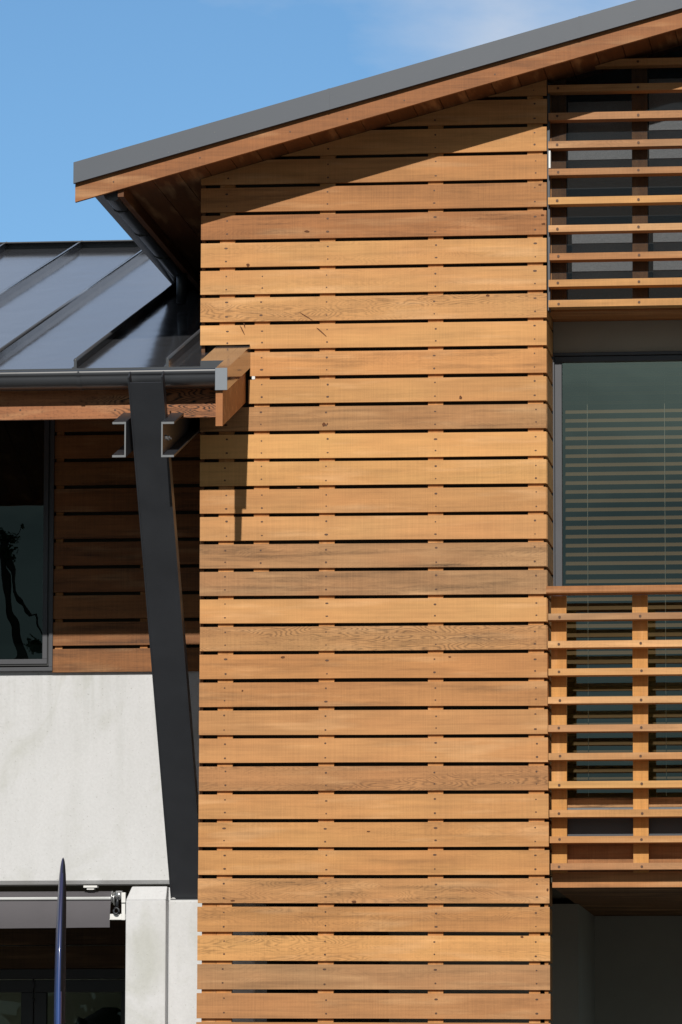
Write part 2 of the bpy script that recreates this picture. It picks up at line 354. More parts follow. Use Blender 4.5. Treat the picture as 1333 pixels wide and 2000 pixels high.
def part(mb, name, mats, parent, label=None, **k):
    """a mesh under its thing (or a sub-part under a part): both share the thing's origin"""
    root = parent
    while root.parent is not None: root = root.parent
    o = mb.build(name, mats, parent, origin=ORIG[root.name] if root.name in ORIG else root.location, **k)
    if label: o['label'] = label
    return o
def tag(o, label=None, cat=None, group=None, kind=None):
    for k, v in (('label', label), ('category', cat), ('group', group), ('kind', kind)):
        if v: o[k] = v
    return o
def rnd(a, b): return random.uniform(a, b)
def tn(li=1.0, hu=0.35, fi=0.0): return (li, hu, fi)
def ex(gy=0.0, stk=0.3): return (random.random()*10, gy, stk)

# ------------------------------------------------------------------ setting
def sheet(name, x0, x1, y0, y1, z, mat):
    b = MB(); b._add([(x0, y0, z), (x1, y0, z), (x1, y1, z), (x0, y1, z)], [(0, 1, 2, 3)])
    return tag(b.build(name, mat), kind='structure')
sheet('ground', -600, 600, -600, 600, -0.15, M['grass'])
sheet('road', -300, 300, -52, -33, -0.146, M['asphalt'])
b = MB(); b.box(-60, 60, -30.5+0.0, 30, -0.14, 0.0); tag(b.build('pavement', M['pave']), kind='structure')

# ================================================================== TOWER
XR_SLOPE = None
YB = -0.44                                   # front of the barge board
A0 = at(149.3, 394, YB); A1 = at(1333, 53.4, YB)
SL = (A1.z-A0.z)/(A1.x-A0.x)
def zb(x): return A0.z+SL*(x-A0.x)           # underside of the barge board
SOF = 0.026                                  # soffit lies this much higher
def zs(x): return zb(x)+SOF
XRIDGE = 4.75
TW = 2.0027                                  # width of the boarded bay
tower = thing('gabled_building', 'tall gabled building bay faced with gapped horizontal cedar boards', 'building', (1.0, 0, 0))

Lk = {0: 415, 1: 468.7, 2: 522.6, 3: 575.5, 4: 629, 11: 1003, 12: 1056.5, 13: 1110.2, 14: 1163.9, 15: 1217.7, 16: 1271.7, 24: 1708.5, 25: 1763.6, 26: 1819.7, 27: 1875.8, 28: 1932.2, 29: 1988.8}
Rk = {-3: 240.2, -2: 294.3, -1: 348.9, 0: 403.5, 12: 1051.7, 13: 1105.8, 14: 1159.7, 15: 1213.5, 16: 1268, 24: 1708.2, 25: 1764.3, 26: 1820.4, 27: 1877.2, 28: 1933.6, 29: 1990.6}
def interp(d, k):
    ks = sorted(d)
    if k <= ks[0]: a, c = ks[0], ks[1]
    elif k >= ks[-1]: a, c = ks[-2], ks[-1]
    else: a = max(q for q in ks if q <= k); c = min(q for q in ks if q > k) if k != ks[-1] else ks[-1]
    return d[a]+(d[c]-d[a])*(k-a)/(c-a)
def curve(pts, y):
    for (y0, x0), (y1, x1) in zip(pts, pts[1:]):
        if y <= y1 or (y1, x1) == pts[-1]: return x0+(x1-x0)*(y-y0)/(y1-y0)
LX = [(350, 393), (1000, 390.7), (1300, 390.2), (1700, 387.4), (1990, 384.5)]
RX = [(300, 1068.4), (1000, 1067.4), (1300, 1068.7), (1700, 1072.8), (1990, 1075.4)]
ZL = {}; ZR = {}; BX0 = {}; BX1 = {}
for k in range(-9, 31):
    yl, yr = interp(Lk, k), interp(Rk, k)
    pl = at(curve(LX, yl), yl, 0); pr = at(curve(RX, yr), yr, 0)
    ZL[k], ZR[k], BX0[k], BX1[k] = pl.z, pr.z, pl.x+rnd(-.0015, .0015), pr.x+rnd(-.0015, .0015)
k = 31
while ZL[k-1] > 0.35:
    ZL[k], ZR[k], BX0[k], BX1[k] = ZL[k-1]-0.167, ZR[k-1]-0.167, BX0[k-1]-.0008, BX1[k-1]+.0006; k += 1
KMAX = k-1
GAP = 0.0212; TH = 0.02
TONES = {-4: (.80, .55, 0, 0, .2), -3: (.85, .5, 0, 0, .3), -2: (.92, .35, .1, 0, .3), -1: (.86, .55, 0, 0, .3), 0: (.80, .68, .1, 0, .5), 1: (.78, .85, .2, 0, .8),
 2: (1.0, .20, .35, .15, .3), 3: (1.0, .25, .3, .2, .3), 4: (1.0, .25, .9, .2, .4), 5: (1.02, .20, .0, .1, .4), 6: (1.0, .5, .2, 0, .8), 7: (.93, .28, .1, .1, .2),
 8: (.84, .45, .2, .45, .7), 9: (1.03, .05, .1, 0, .1), 10: (.98, .08, .1, 0, .2), 11: (.92, .35, .1, .15, .3), 12: (1.02, .30, .1, .3, .3), 13: (.88, .42, .3, .7, 1.0),
 14: (.84, .45, .2, .8, .9), 15: (1.0, .25, .0, .15, .2), 16: (.92, .3, 1.0, .4, .5), 17: (.90, .55, .1, 0, .5), 18: (.86, .6, .1, .1, .6), 19: (.95, .45, .0, .3, .3),
 20: (.98, .45, .0, .25, .3), 21: (.88, .65, .8, .35, .4), 22: (.96, .38, .1, .1, .3), 23: (.92, .35, .2, 0, .4), 24: (.92, .4, .2, 0, .4), 25: (.93, .42, .5, .3, .7),
 26: (.88, .38, .4, 0, .4), 27: (1.0, .15, .8, 0, .3), 28: (.90, .40, .2, .8, .5), 29: (.88, .62, .1, .35, .5), 30: (.88, .6, .1, .3, .4)}
def edge(k, x):
    f = (x-BX0[k])/(BX1[k]-BX0[k]); return ZL[k]+(ZR[k]-ZL[k])*f
def clip_top(poly, fz):
    """keep the part of an (x,z) polygon that lies below z = fz(x), fz linear"""
    out = []
    for (x0, z0), (x1, z1) in zip(poly, poly[1:]+poly[:1]):
        d0, d1 = fz(x0)-z0, fz(x1)-z1
        if d0 >= 0: out.append((x0, z0))
        if d0*d1 < 0:
            f = d0/(d0-d1); out.append((x0+(x1-x0)*f, z0+(z1-z0)*f))
    return out
clad = MB(); side = MB()
BATT = [(429.5, 459), (625, 655), (836.5, 866), (1031, 1061)]
batx = []
for a, c in BATT: batx.append((Xp(a, 600, .02), Xp(c, 600, .02)))
bat2 = (Xp(498, 600, .02), Xp(527.5, 600, .02))
NX = Xp(488.5, 690, 0); NX7 = Xp(485.3, 760, 0)
for k in range(-9, KMAX+1):
    T = TONES.get(k, (rnd(.86, 1), rnd(.25, .6), rnd(0, .5), rnd(0, .4), rnd(.2, .7)))
    tone = (.96+(T[0]-.93)*1.6+rnd(-.02, .02), T[1], T[2]); e = (random.random()*10, T[3]*.8, T[4])
    x0, x1 = BX0[k], BX1[k]
    zt = lambda x, k=k: (edge(k-1, x)-GAP) if (k-1) in ZL else edge(k, x)+0.139
    if k == 5:
        zn = Zp(440, 673.5, 0)
        poly = [(x0, zn), (NX, zn), (NX, edge(k, NX)), (x1, edge(k, x1)), (x1, zt(x1)), (x0, zt(x0))]
    else:
        xs = x0
        if k == 6: xs = NX
        if k == 7: xs = NX7
        wob = rnd(-.0022, .0022)
        poly = [(xs, edge(k, xs)), ((xs+x1)/2, edge(k, (xs+x1)/2)+wob), (x1, edge(k, x1)), (x1, zt(x1)), ((xs+x1)/2, zt((xs+x1)/2)), (xs, zt(xs))]
    poly = clip_top(poly, lambda x: zs(x)-0.002)
    if len(poly) < 3 or max(p[1] for p in poly)-min(p[1] for p in poly) < .004: continue
    yo = rnd(-.0015, .001)
    clad.prism(poly, yo, TH, tone=tone, ex=e)
    # nails
    for j, (a, c) in enumerate(batx+[bat2]):
        if j == 4 and not (3 <= k <= 13): continue
        xc = (a+c)/2+rnd(-.006, .006)
        if xc < poly[0][0]: continue
        for fz in (0.23, 0.77):
            zc = edge(k, xc)+(zt(xc)-edge(k, xc))*fz+rnd(-.006, .006)
            if zc > zs(xc)-.01: continue
            r = rnd(.0040, .0068); n = 8
            rx = r*(rnd(1.0, 1.9) if random.random() < .4 else 1)
            clad._add([(xc+rx*math.cos(2*math.pi*i/n), yo-.0012, zc+r*.9*math.sin(2*math.pi*i/n)) for i in range(n)], [tuple(range(n))], mi=1)
    # boards of the right-hand return, inside the window recess
    zr0, zr1 = edge(k, TW), min(zt(TW), zs(TW)-.01)
    if zr1 > zr0+.02 and 4 <= k <= KMAX:
        side.box(TW-.024, TW-.003, .021, .46 if k < 25 else .30, zr0, zr1, tone=(T[0]*.85, T[1], T[2]), ex=e)
M['knot'] = plain('knot', (0.13, 0.05, 0.020), 0.7, 0, 0.2, 0.3, 200)
def blot_at(px, py, rx, rz, ang=0.0, mi=2):
    p = at(px, py, -.0024); n = 12; vs = []
    for i in range(n):
        a = 2*math.pi*i/n; q = 1+rnd(-.22, .22); u, v = rx*q*math.cos(a), rz*q*math.sin(a)
        vs.append((p.x+u*math.cos(ang)-v*math.sin(ang), p.y, p.z+u*math.sin(ang)+v*math.cos(ang)))
    clad._add(vs, [tuple(range(n))], mi=mi)
for px, py, rx, rz in ((633, 829, .010, .011), (485, 517.5, .010, .008), (900, 776, .008, .009), (953, 577, .012, .006), (553, 1283.5, .013, .006), (879, 1283, .009, .004), (474, 1349, .006, .005), (692, 1761, .015, .006),
    (584, 953, .010, .004), (455, 1759, .012, .005), (1055, 361, .010, .005), (1060, 420, .010, .006), (1062, 437, .012, .005), (640, 828, .004, .006), (1070, 1738, .006, .009), (720, 1624, .010, .004), (600, 452, .014, .006), (1020, 1830, .009, .006)):
    blot_at(px, py, rx, rz)
for px, py, L_, a in ((597, 617, .045, -.55), (628, 648, .040, -.75), (474, 645, .030, -1.1), (478, 636, .016, -1.3)): blot_at(px, py, L_, .0032, a)
part(clad, 'cladding', [M['cedar'], M['nail'], M['knot']], tower)
part(side, 'side_cladding', M['cedar'], tower)
for a, c in batx:
    b = MB(); xm = (a+c)/2
    lean = 0.0
    zlow = 0.3
    b.prism(clip_top([(a, zlow), (c, zlow), (c, 12), (a, 12)], lambda x: zs(x)-.004), TH+.001, .062, tone=(.98, .55, .1), ex=ex(.1))
    part(b, 'batten', M['cedar_v'], tower)
b = MB(); b.box(bat2[0], bat2[1], TH+.001, .062, Zp(510, 1163, 0), Zp(510, 572, 0), tone=(.98, .55, .1), ex=ex(.1)); part(b, 'batten', M['cedar_v'], tower)
# thick corner post behind the lowest boards
b = MB(); b.box(Xp(394.5, 1850, .02), batx[0][0]-.002, TH+.002, .064, .3, Zp(400, 1757, 0), tone=(.95, .6, .1), ex=ex(.1)); part(b, 'corner_post', M['cedar_v'], tower)

# body behind the boards
ZBASE = Zp(700, 1757, .1)
b = MB()
b.prism(clip_top([(.03, ZBASE), (TW-.03, ZBASE), (TW-.03, 12), (.03, 12)], lambda x: zs(x)-.01), .066, .40)      # wall wrap behind the open boards
part(b, 'wall', M['black'], tower)
b = MB()
ZWING = 7.0
side_l = []
zz = ZBASE
while zz < zs(0)-.17:                            # left flank, boarded above the wing roof
    b.box(.0005, .0205, .03, 6.0, zz, zz+.146, tone=(rnd(.7, .85), rnd(.4, .8), rnd(0, .3)), ex=ex(.1)); zz += .163
b.box(.0005, .0205, .03, 6.0, zz, zs(0)-.004, tone=(.8, .5, 0), ex=ex(.1))
part(b, 'flank_cladding', M['cedar_y'], tower)
b = MB()
b.box(.022, .06, .40, 6.0, ZBASE, zs(0)-.03); b.prism([(.06, ZBASE), (8.9, ZBASE), (8.9, 6.5), (XRIDGE, zs(XRIDGE)-.03), (.06, zs(.06)-.03)], 5.9, 6.0)
part(b, 'rear_wall', M['black'], tower)

# gable roof -----------------------------------------------------------------
roof = thing('gable_roof', 'grey edged gable roof with cedar barge board sloping down to the left', 'roof', (0, 0, 7.9)) if False else None
XE = at(147.3, 380, YB).x
def sloped(x0, x1, lo, hi):
    return [(x0, zb(x0)+lo), (x1, zb(x1)+lo), (x1, zb(x1)+hi), (x0, zb(x0)+hi)]
zr = zb(XRIDGE)
def mirrored(poly): return [(2*XRIDGE-x, z) for x, z in poly][::-1]
b = MB(); pf = sloped(XE, XRIDGE, 0, .155)
b.prism(pf, YB, YB+.027, tone=(.80, .85, .1), ex=(3.1, 0, .5)); b.prism(mirrored(pf), YB, YB+.027, tone=(.80, .8, .1), ex=(4.1, 0, .5))
for px, py in ((222, 355), (391, 308), (567, 257), (679, 232), (790, 196), (967, 145)):
    p = at(px, py, YB-.0015); n = 8
    b._add([(p.x+.005*math.cos(2*math.pi*i/n), p.y, p.z+.005*math.sin(2*math.pi*i/n)) for i in range(n)], [tuple(range(n))], mi=1)
barge = part(b, 'barge_board', [M['stained'], M['nail']], tower)
# metal edge flashing
YF = YB-.035
F0 = at(143.6, 358, YF); F1 = at(1329, 16.5, YF); F2 = at(143.6, 317, YF)
sf = (F1.z-F0.z)/(F1.x-F0.x); hF = F2.z-F0.z
def zf(x): return F0.z+sf*(x-F0.x)
b = MB()
fl = [(F0.x, zf(F0.x)), (XRIDGE, zf(XRIDGE)), (XRIDGE, zf(XRIDGE)+hF), (F0.x, zf(F0.x)+hF)]
b.prism(fl, YF, YF+.028); b.prism(mirrored(fl), YF, YF+.028)
for px in (640, 1130):
    x = at(px, 200, YF).x; b.prism([(x, zf(x)-.001), (x+.012, zf(x+.012)-.001), (x+.012, zf(x+.012)+hF+.0012), (x, zf(x)+hF+.0012)], YF-.0022, YF-.0002)
for px, dz in ((300, .03), (330, .02), (352, .012), (420, .06), (640, .03), (665, .015), (905, .02), (1240, .03)):
    x = at(px, 200, YF).x; z = zf(x)+dz; b._add([(x+.0028*math.cos(2*math.pi*i/8), YF-.002, z+.0028*math.sin(2*math.pi*i/8)) for i in range(8)], [tuple(range(8))], mi=1)
part(b, 'flashing', [M['flash'], M['galv']], tower)
# roof sheet and its seams
b = MB(); rl = [(F0.x+.002, zf(F0.x)+.06), (XRIDGE, zf(XRIDGE)+.06), (XRIDGE, zf(XRIDGE)+hF-.012), (F0.x+.002, zf(F0.x)+hF-.012)]
b.prism(rl, YF+.03, 6.4); b.prism(mirrored(rl), YF+.03, 6.4)
part(b, 'roof_sheet', M['roof'], tower)
# soffit boards
XG = Xp(223.5, 412, 0)                        # outer bottom edge of the gutter
XFA = XG+.086
b = MB(); x = XFA+.036
while x < XRIDGE-.01:
    x2 = min(x+.150, XRIDGE-.002)
    poly = [(x, zs(x)), (x2-.004, zs(x2-.004)), (x2-.004, zs(x2-.004)+.014), (x, zs(x)+.014)]
    tt = (rnd(.78, .95), rnd(.3, .8), 0); e = ex(0, .3)
    b.prism(poly, YB+.03, 6.3, tone=tt, ex=e); b.prism(mirrored(poly), YB+.03, 6.3, tone=tt, ex=e); x = x2
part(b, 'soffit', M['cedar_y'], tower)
b = MB(); dk = [(XFA+.01, zs(XFA)+.018), (XRIDGE, zs(XRIDGE)+.018), (XRIDGE, zs(XRIDGE)+.05), (XFA+.01, zs(XFA)+.05)]
b.prism(dk, YB+.03, 6.3); b.prism(mirrored(dk), YB+.03, 6.3); part(b, 'roof_deck', M['black'], tower)
ZG = Zp(232, 414, 0)
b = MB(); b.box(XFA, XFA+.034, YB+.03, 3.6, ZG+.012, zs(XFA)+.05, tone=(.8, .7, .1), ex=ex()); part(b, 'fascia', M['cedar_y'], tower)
# side gutter with its joint rings and the downpipe
def gut_prof(xo, z, w, h, off=0.0):
    return [(xo+.0-off, z+h), (xo-.004-off, z+.03), (xo+.008-off*.7, z+.008-off*.7), (xo+.026, z-off), (xo+w-.018, z-off), (xo+w-.002+off*.3, z+.012-off*.5), (xo+w+off*.3, z+h)]
b = MB(); b.shell(gut_prof(XG, ZG, .083, .09), 'Y', YB+.08, 2.30)
b.shell([(p+.003, q+.003) for p, q in gut_prof(XG, ZG, .077, .087)], 'Y', YB+.08, 2.30)
for yy in (2.30, YB+.08):
    pr = gut_prof(XG, ZG, .083, .09); b._add([(p, yy, q) for p, q in pr], [tuple(range(len(pr)))])
gut = part(b, 'gutter', M['gutter'], tower)
for yy in (.0, .78, 1.56):
    b = MB(); b.shell(gut_prof(XG, ZG, .083, .09, .006), 'Y', yy-.018, yy+.018, smooth=False); pr = gut_prof(XG, ZG, .083, .09, .006)
    for q2 in (yy-.018, yy+.018): b._add([(p, q2, q) for p, q in pr], [tuple(range(len(pr)))])
    part(b, 'gutter_bracket', M['framedk'], gut)
px_ = at(355, 575, 2.2)
b = MB(); b.tube([(px_.x, 2.2, ZG+.02), (px_.x, 2.2, px_.z+.05), (px_.x, 2.2, Zp(355, 591, 2.2))], .032, 14)
part(b, 'downpipe', M['steel'], tower)

# right-hand window bay ------------------------------------------------------
XRT = 4.7
XS = Xp(1070.5, 400, 0)
slat_y = [(105, 124, 838, 1165), (166.5, 180, 0, 0), (220.5, 234.5, 0, 0), (276, 289.4, 0, 0), (330, 342.5, 0, 0), (385.4, 399, 0, 0), (440, 453, 0, 0), (495, 508, 0, 0), (546.5, 560, 0, 0), (586.5, 600, 0, 0)]
upper = thing('louvre_screen', 'upper screen of cedar slats under the gable, over dark insect mesh', 'screen', (3.4, .05, Zp(1200, 600, 0)), group=None)
stn = [(.82, .5, .1, .1), (.85, .5, .1, .1), (.92, .9, .2, .6), (.88, .9, .3, .7), (.86, .8, .1, .5), (1.05, .05, .1, .1), (1.28, .3, .2, .7), (.85, .8, .2, .2), (1.0, .3, .1, .1), (.95, .25, .1, .0)]
SW = [at(1090, 400, -.001).x, at(1248, 400, -.001).x]
SW += [SW[1]+(SW[1]-SW[0])*i for i in (1, 2, 3)]
SD_ = .098
def slat(parent, yt, yb, tone, e, xl, slope_px=-0.0):
    z1 = Zp(1072, yt, 0); z0 = Zp(1072, yb, 0)
    b = MB(); poly = clip_top([(xl, z0), (XRT, z0+rnd(-.001, .001)), (XRT, z1), (xl, z1)], lambda x: zs(x)-.003)
    if len(poly) < 3: return
    b.prism(poly, rnd(-.002, .002), SD_, tone=tone, ex=e)
    for x in SW:
        zc = (z0+z1)/2+rnd(-.003, .003); n = 10; xx = x+rnd(-.004, .004)
        if zc < zs(xx)-.02 and xx > poly[0][0]:
            b._add([(xx+.0078*math.cos(2*math.pi*i/n), -.0035, zc+.0078*math.sin(2*math.pi*i/n)) for i in range(n)], [tuple(range(n))], mi=1)
    part(b, 'slat', [M['cedar'], M['nail']], parent)
for i, (yt, yb, _, _) in enumerate(slat_y):
    s_ = stn[i]; xl = XS+rnd(0, .008)
    if i == 0: slat(upper, 118, 131, s_[:3], ex(s_[3], .3), XS)
    else: slat(upper, yt, yb, s_[:3], ex(s_[3], .4), xl)
ZU0, ZU1 = Zp(1200, 604, .1), 12
xpo = (at(1106, 400, .1).x, at(1076, 400, .1).x); pw = xpo[0]-xpo[1]
PX = [xpo[1], at(1235, 400, .1).x]; PX += [PX[1]+(PX[1]-PX[0])*i for i in (1, 2, 3)]
for x in PX:
    b = MB(); b.prism(clip_top([(x, ZU0), (x+pw, ZU0), (x+pw, ZU1), (x, ZU1)], lambda x: zs(x)-.004), .106, .15, tone=(.9, .6, .1), ex=ex(.4, .5)); part(b, 'post', M['cedar_v'], upper)
b = MB(); pl = clip_top([(XS+.012, ZU0), (XRT, ZU0), (XRT, 12), (XS+.012, 12)], lambda x: zs(x)-.004)
b._add([(x, SD_+.004, z) for x, z in pl], [tuple(range(len(pl)))]); part(b, 'insect_mesh', M['mesh'], upper)
b = MB(); b.box(Xp(1072, 300, .02), Xp(1075.6, 300, .02), .02, .09, Zp(1074, 328, .02), Zp(1074, 294, .02)); part(b, 'packing_strip', M['white'], upper)
b = MB(); b.box(Xp(492.5, 738, 0), Xp(498.5, 738, 0), -.003, .03, Zp(495, 741, 0), Zp(495, 735, 0)); part(b, 'packing_block', M['white'], tower)
b = MB(); b.box(TW+.0005, TW+.014, .04, .12, Zp(1074, 604, 0), zs(TW)-.01); part(b, 'edge_flashing', M['frame'], tower)
# glazing behind the upper screen
upw = thing('screened_window', 'dark framed window with pale blinds behind the upper slat screen', 'window', (3.4, .25, Zp(1200, 600, 0)))
b = MB(); pl = clip_top([(TW+.016, ZU0), (XRT, ZU0), (XRT, 12), (TW+.016, 12)], lambda x: zs(x)-.004); b.prism(pl, .235, .30); part(b, 'frame', M['framedk'], upw)
xa = 1108
for i, x in enumerate(PX[:-1]):
    for (ya, yb, ins) in ((150, 338, .0), (447, 552, .02)):
        xx0 = x+pw+.004+ins; xx1 = PX[i+1]-.003
        zt_ = min(Zp(1200, ya, .22), zs(xx0)-.12)
        b = MB(); b.box(xx0, xx1, .222, .234, Zp(1200, yb, .22), zt_); part(b, 'blind', M['panel'], upw)
# head beam, plaster band, big window
b = MB(); b.box(TW+.001, XRT, .10, .458, Zp(1200, 606, .1)-.004, Zp(1200, 606, .1)+.008, tone=(.9, .6, 0), ex=ex()); part(b, 'head_beam', M['stained'], tower)
YW = .46
b = MB(); b.box(TW-.002, XRT, YW+.01, YW+.09, Zp(1200, 690, YW), Zp(1200, 606, 0)+.02); part(b, 'wall_band', M['band'], tower)
win = thing('window', 'large aluminium framed window above the cedar rail on the right', 'window', (3.4, YW, 3.6))
ZW1, ZW0 = Zp(1200, 688, YW), Zp(1200, 1600, YW)
xo0 = Xp(1082, 900, YW)-.01; xg = Xp(1098, 900, YW)
b = MB()
b.box(xo0, XRT, YW-.015, YW+.06, ZW1-.018, ZW1)          # head, outer
b.box(xo0, xo0+.016, YW-.015, YW+.06, ZW0, ZW1-.018)
b.box(xo0+.016, XRT, YW+.005, YW+.05, ZW1-.052, ZW1-.020)
b.box(xo0+.016, xg, YW+.005, YW+.05, ZW0, ZW1-.052)
part(b, 'frame', M['frame'], win, bevel=.002)
b = MB(); b._add([(xg, YW+.03, ZW0), (XRT, YW+.03, ZW0), (XRT, YW+.03, ZW1-.052), (xg, YW+.03, ZW1-.052)], [(0, 1, 2, 3)]); part(b, 'pane', M['glass'], win)
YBL = .83
bl = thing('venetian_blind', 'tan venetian blind half seen through the big right hand window', 'blind', (3.4, YBL, 3.7))
b = MB(); xb0 = Xp(1104, 900, YBL); z = Zp(1200, 716, YBL); sp = 17.8*31.83/FPX; zend = Zp(1200, 1556, YBL)
tl = math.radians(33)
while z > zend:
    w = .048; c, s = w/2*math.cos(tl), w/2*math.sin(tl)
    pr = [(YBL-c, z-s), (YBL-c*.4, z-s*.25), (YBL+c*.4, z+s*.55), (YBL+c, z+s)]
    b.shell(pr, 'X', xb0, XRT, smooth=True); dz_ = rnd(-.004, .004)
    for q in range(1, 5): b.v[-q] = (b.v[-q][0], b.v[-q][1], b.v[-q][2]+dz_)
    z -= sp*rnd(.985, 1.015)
part(b, 'slats', M['blind'], bl, recalc=False)
for px in (1148, 1299):
    b = MB(); x = Xp(px, 950, YBL-.03)
    b.tube([(x, YBL-.03, Zp(px, 716, YBL)), (x, YBL-.03, zend)], .0016, 5); part(b, 'cord', M['cord'], bl)
b = MB(); b.box(xb0, XRT, YBL-.03, YBL+.03, Zp(1200, 716, YBL)+.02, Zp(1200, 716, YBL)+.06); part(b, 'headrail', M['cord'], bl)
# room behind
b = MB(); x0r, x1r, y0r, y1r = TW-.02, XRT, YW+.10, 2.2
zr0, zr1 = ZW0-.05, Zp(1200, 606, 0)
b._add([(x0r, y1r, zr0), (x1r, y1r, zr0), (x1r, y1r, zr1), (x0r, y1r, zr1), (x0r, y0r, zr0), (x1r, y0r, zr0), (x1r, y0r, zr1), (x0r, y0r, zr1)],
       [(0, 1, 2, 3), (4, 0, 3, 7), (1, 5, 6, 2), (4, 5, 1, 0), (3, 2, 6, 7)])
part(b, 'room', M['room'], tower)
# right end of the bay (outside the picture)
b = MB(); b.prism(clip_top([(XRT, .3), (8.9, .3), (8.9, 12), (XRT, 12)], lambda x: zs(XRIDGE)-SL*max(0, x-XRIDGE)-.01 if x > 6 else zs(XRIDGE)), .02, .40, tone=(.9, .4, 0), ex=ex())
part(b, 'end_wall', M['cedar'], tower)
# rail + lower screen
low = thing('louvre_screen', 'lower screen of cedar slats on timber posts beneath the handrail', 'screen', (3.4, .05, Zp(1200, 1733, 0)))
zr1, zr0 = Zp(1100, 1144.5, -.02), Zp(1100, 1158.5, -.02)
b = MB(); xr = Xp(1067, 1150, -.025)
pr = [(-.024, zr0), (-.028, zr0+.008), (-.028, zr1-.012), (-.018, zr1), (.105, zr1), (.105, zr0)]
b.prismx(pr, xr, XRT, tone=(.78, .95, .1), ex=ex(.2, .3)); part(b, 'handrail', M['cedar'], low)
lows = [(1198.4, 1211), (1252, 1265.3), (1306, 1319.2), (1361.3, 1374.3), (1416, 1429.3), (1471, 1484.3), (1526, 1539.5), (1582, 1596), (1633.6, 1646.4), (1686.3, 1699)]
lt = [(.85, .8, .3, .8), (1.25, .1, .5, .5), (1.04, .2, .1, .1), (1.30, .15, .5, .6), (1.05, .6, .2, .6), (.98, .45, .1, .3), (1.04, .1, .1, 0), (.96, .35, .1, .1), (.94, .45, .1, .1), (.98, .8, .2, .6)]
xl0 = Xp(1071, 1300, 0)
for i, (yt, yb) in enumerate(lows):
    z1 = Zp(1072, yt, 0); z0 = Zp(1072, yb, 0)
    slat(low, yt, yb, lt[i][:3], ex(lt[i][3], .4), Xp((1071.2, 1070.6, 1071.5, 1070.5, 1071, 1071.6, 1072, 1073.5, 1074, 1076)[i], yb, 0))
YPO = .102
ZP1, ZP0 = zr0-.002, Zp(1090, 1688, YPO)
PL = [at(1077.5, 1400, YPO).x, at(1236.3, 1400, YPO).x]; PL += [PL[1]+(PL[1]-PL[0])*i for i in (1, 2, 3)]
for i, x in enumerate(PL):
    b = MB(); b.box(x, x+.0865, YPO, YPO+.045, ZP0-.05, ZP1, tone=(.97, (.1, .05, .2, .1, .1)[i], .1), ex=ex(0, .2)); part(b, 'post', M['cedar_v'], low)
# sill, flashing, grey panel and beam at the foot of the bay
b = MB(); b.box(TW+.03, XRT, .152, .19, Zp(1200, 1576.5, .15), Zp(1200, 1558, .15), tone=(.85, .25, .5), ex=ex(.5, 2.2)); part(b, 'sill', M['cedar'], tower)
b = MB(); b.box(TW+.03, XRT, .148, .20, Zp(1200, 1582.5, .15), Zp(1200, 1577.3, .15)); part(b, 'sill_flashing', M['galv'], tower)
b = MB(); b.box(TW+.03, XRT, .154, .20, Zp(1200, 1646, .15), Zp(1200, 1583.5, .15)); part(b, 'lower_panel', M['greypanel'], tower)
xbm = Xp(1079, 1715, .11)
b = MB(); b.box(xbm, XRT, .150, .19, Zp(1200, 1697, .15), Zp(1200, 1647, .15), tone=(.72, .85, .1), ex=ex(.1, .6))
b.box(xbm, XRT, .112, .16, Zp(1200, 1733, .11), Zp(1200, 1702, .11), tone=(.85, .75, .1), ex=ex(.1, .5)); part(b, 'base_beam', M['cedar'], tower)

# underside of the bay: slatted soffit stepping round the plaster wall
ZS_ = Zp(1200, 1733, .11)
b = MB(); yy = .165
while yy < 3.2:
    b.box(TW+.02 if yy < 1.75 else Xp(1127, 1767, 1.72), XRT, yy, yy+.05, ZS_, ZS_+.03, tone=(rnd(.7, 1.1), rnd(.3, .8), 0), ex=ex()); yy += .10
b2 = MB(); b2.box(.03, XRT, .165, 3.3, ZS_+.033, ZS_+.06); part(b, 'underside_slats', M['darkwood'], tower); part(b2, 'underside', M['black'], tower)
under = MB(); xpw = Xp(760, 1900, 1.72); xst = Xp(1130, 1767, 1.72)
under.box(xpw, xst, 1.72, 3.08, 0, ZS_+.03 if False else ZS_-.003)
under.box(xst, 9, 3.08, 3.2, 0, ZS_-.003); under.box(-.2, xpw, 3.0, 3.1, 0, ZS_-.003)
tag(under.build('plaster_wall', M['plaster'], origin=(3, 2, 0)), 'dark grey plaster wall in shade beneath the slatted bay', 'wall')
b = MB(); b.box(TW-.05, TW-.004, .021, .066, 0, Zp(1074, 1757, 0), tone=(.8, .5, 0), ex=ex()); part(b, 'corner_post', M['cedar_v'], tower)

# ================================================================== WING
wing = thing('low_wing', 'lower wing with dark standing seam roof and pale concrete wall', 'building', (-1.5, 1.3, 0))
XL = -6.0
TR = .2846
YE = -.62
P0 = at(146.3, 719.5, YE); ZE = P0.z
def zp(y): return ZE+TR*(y-YE)
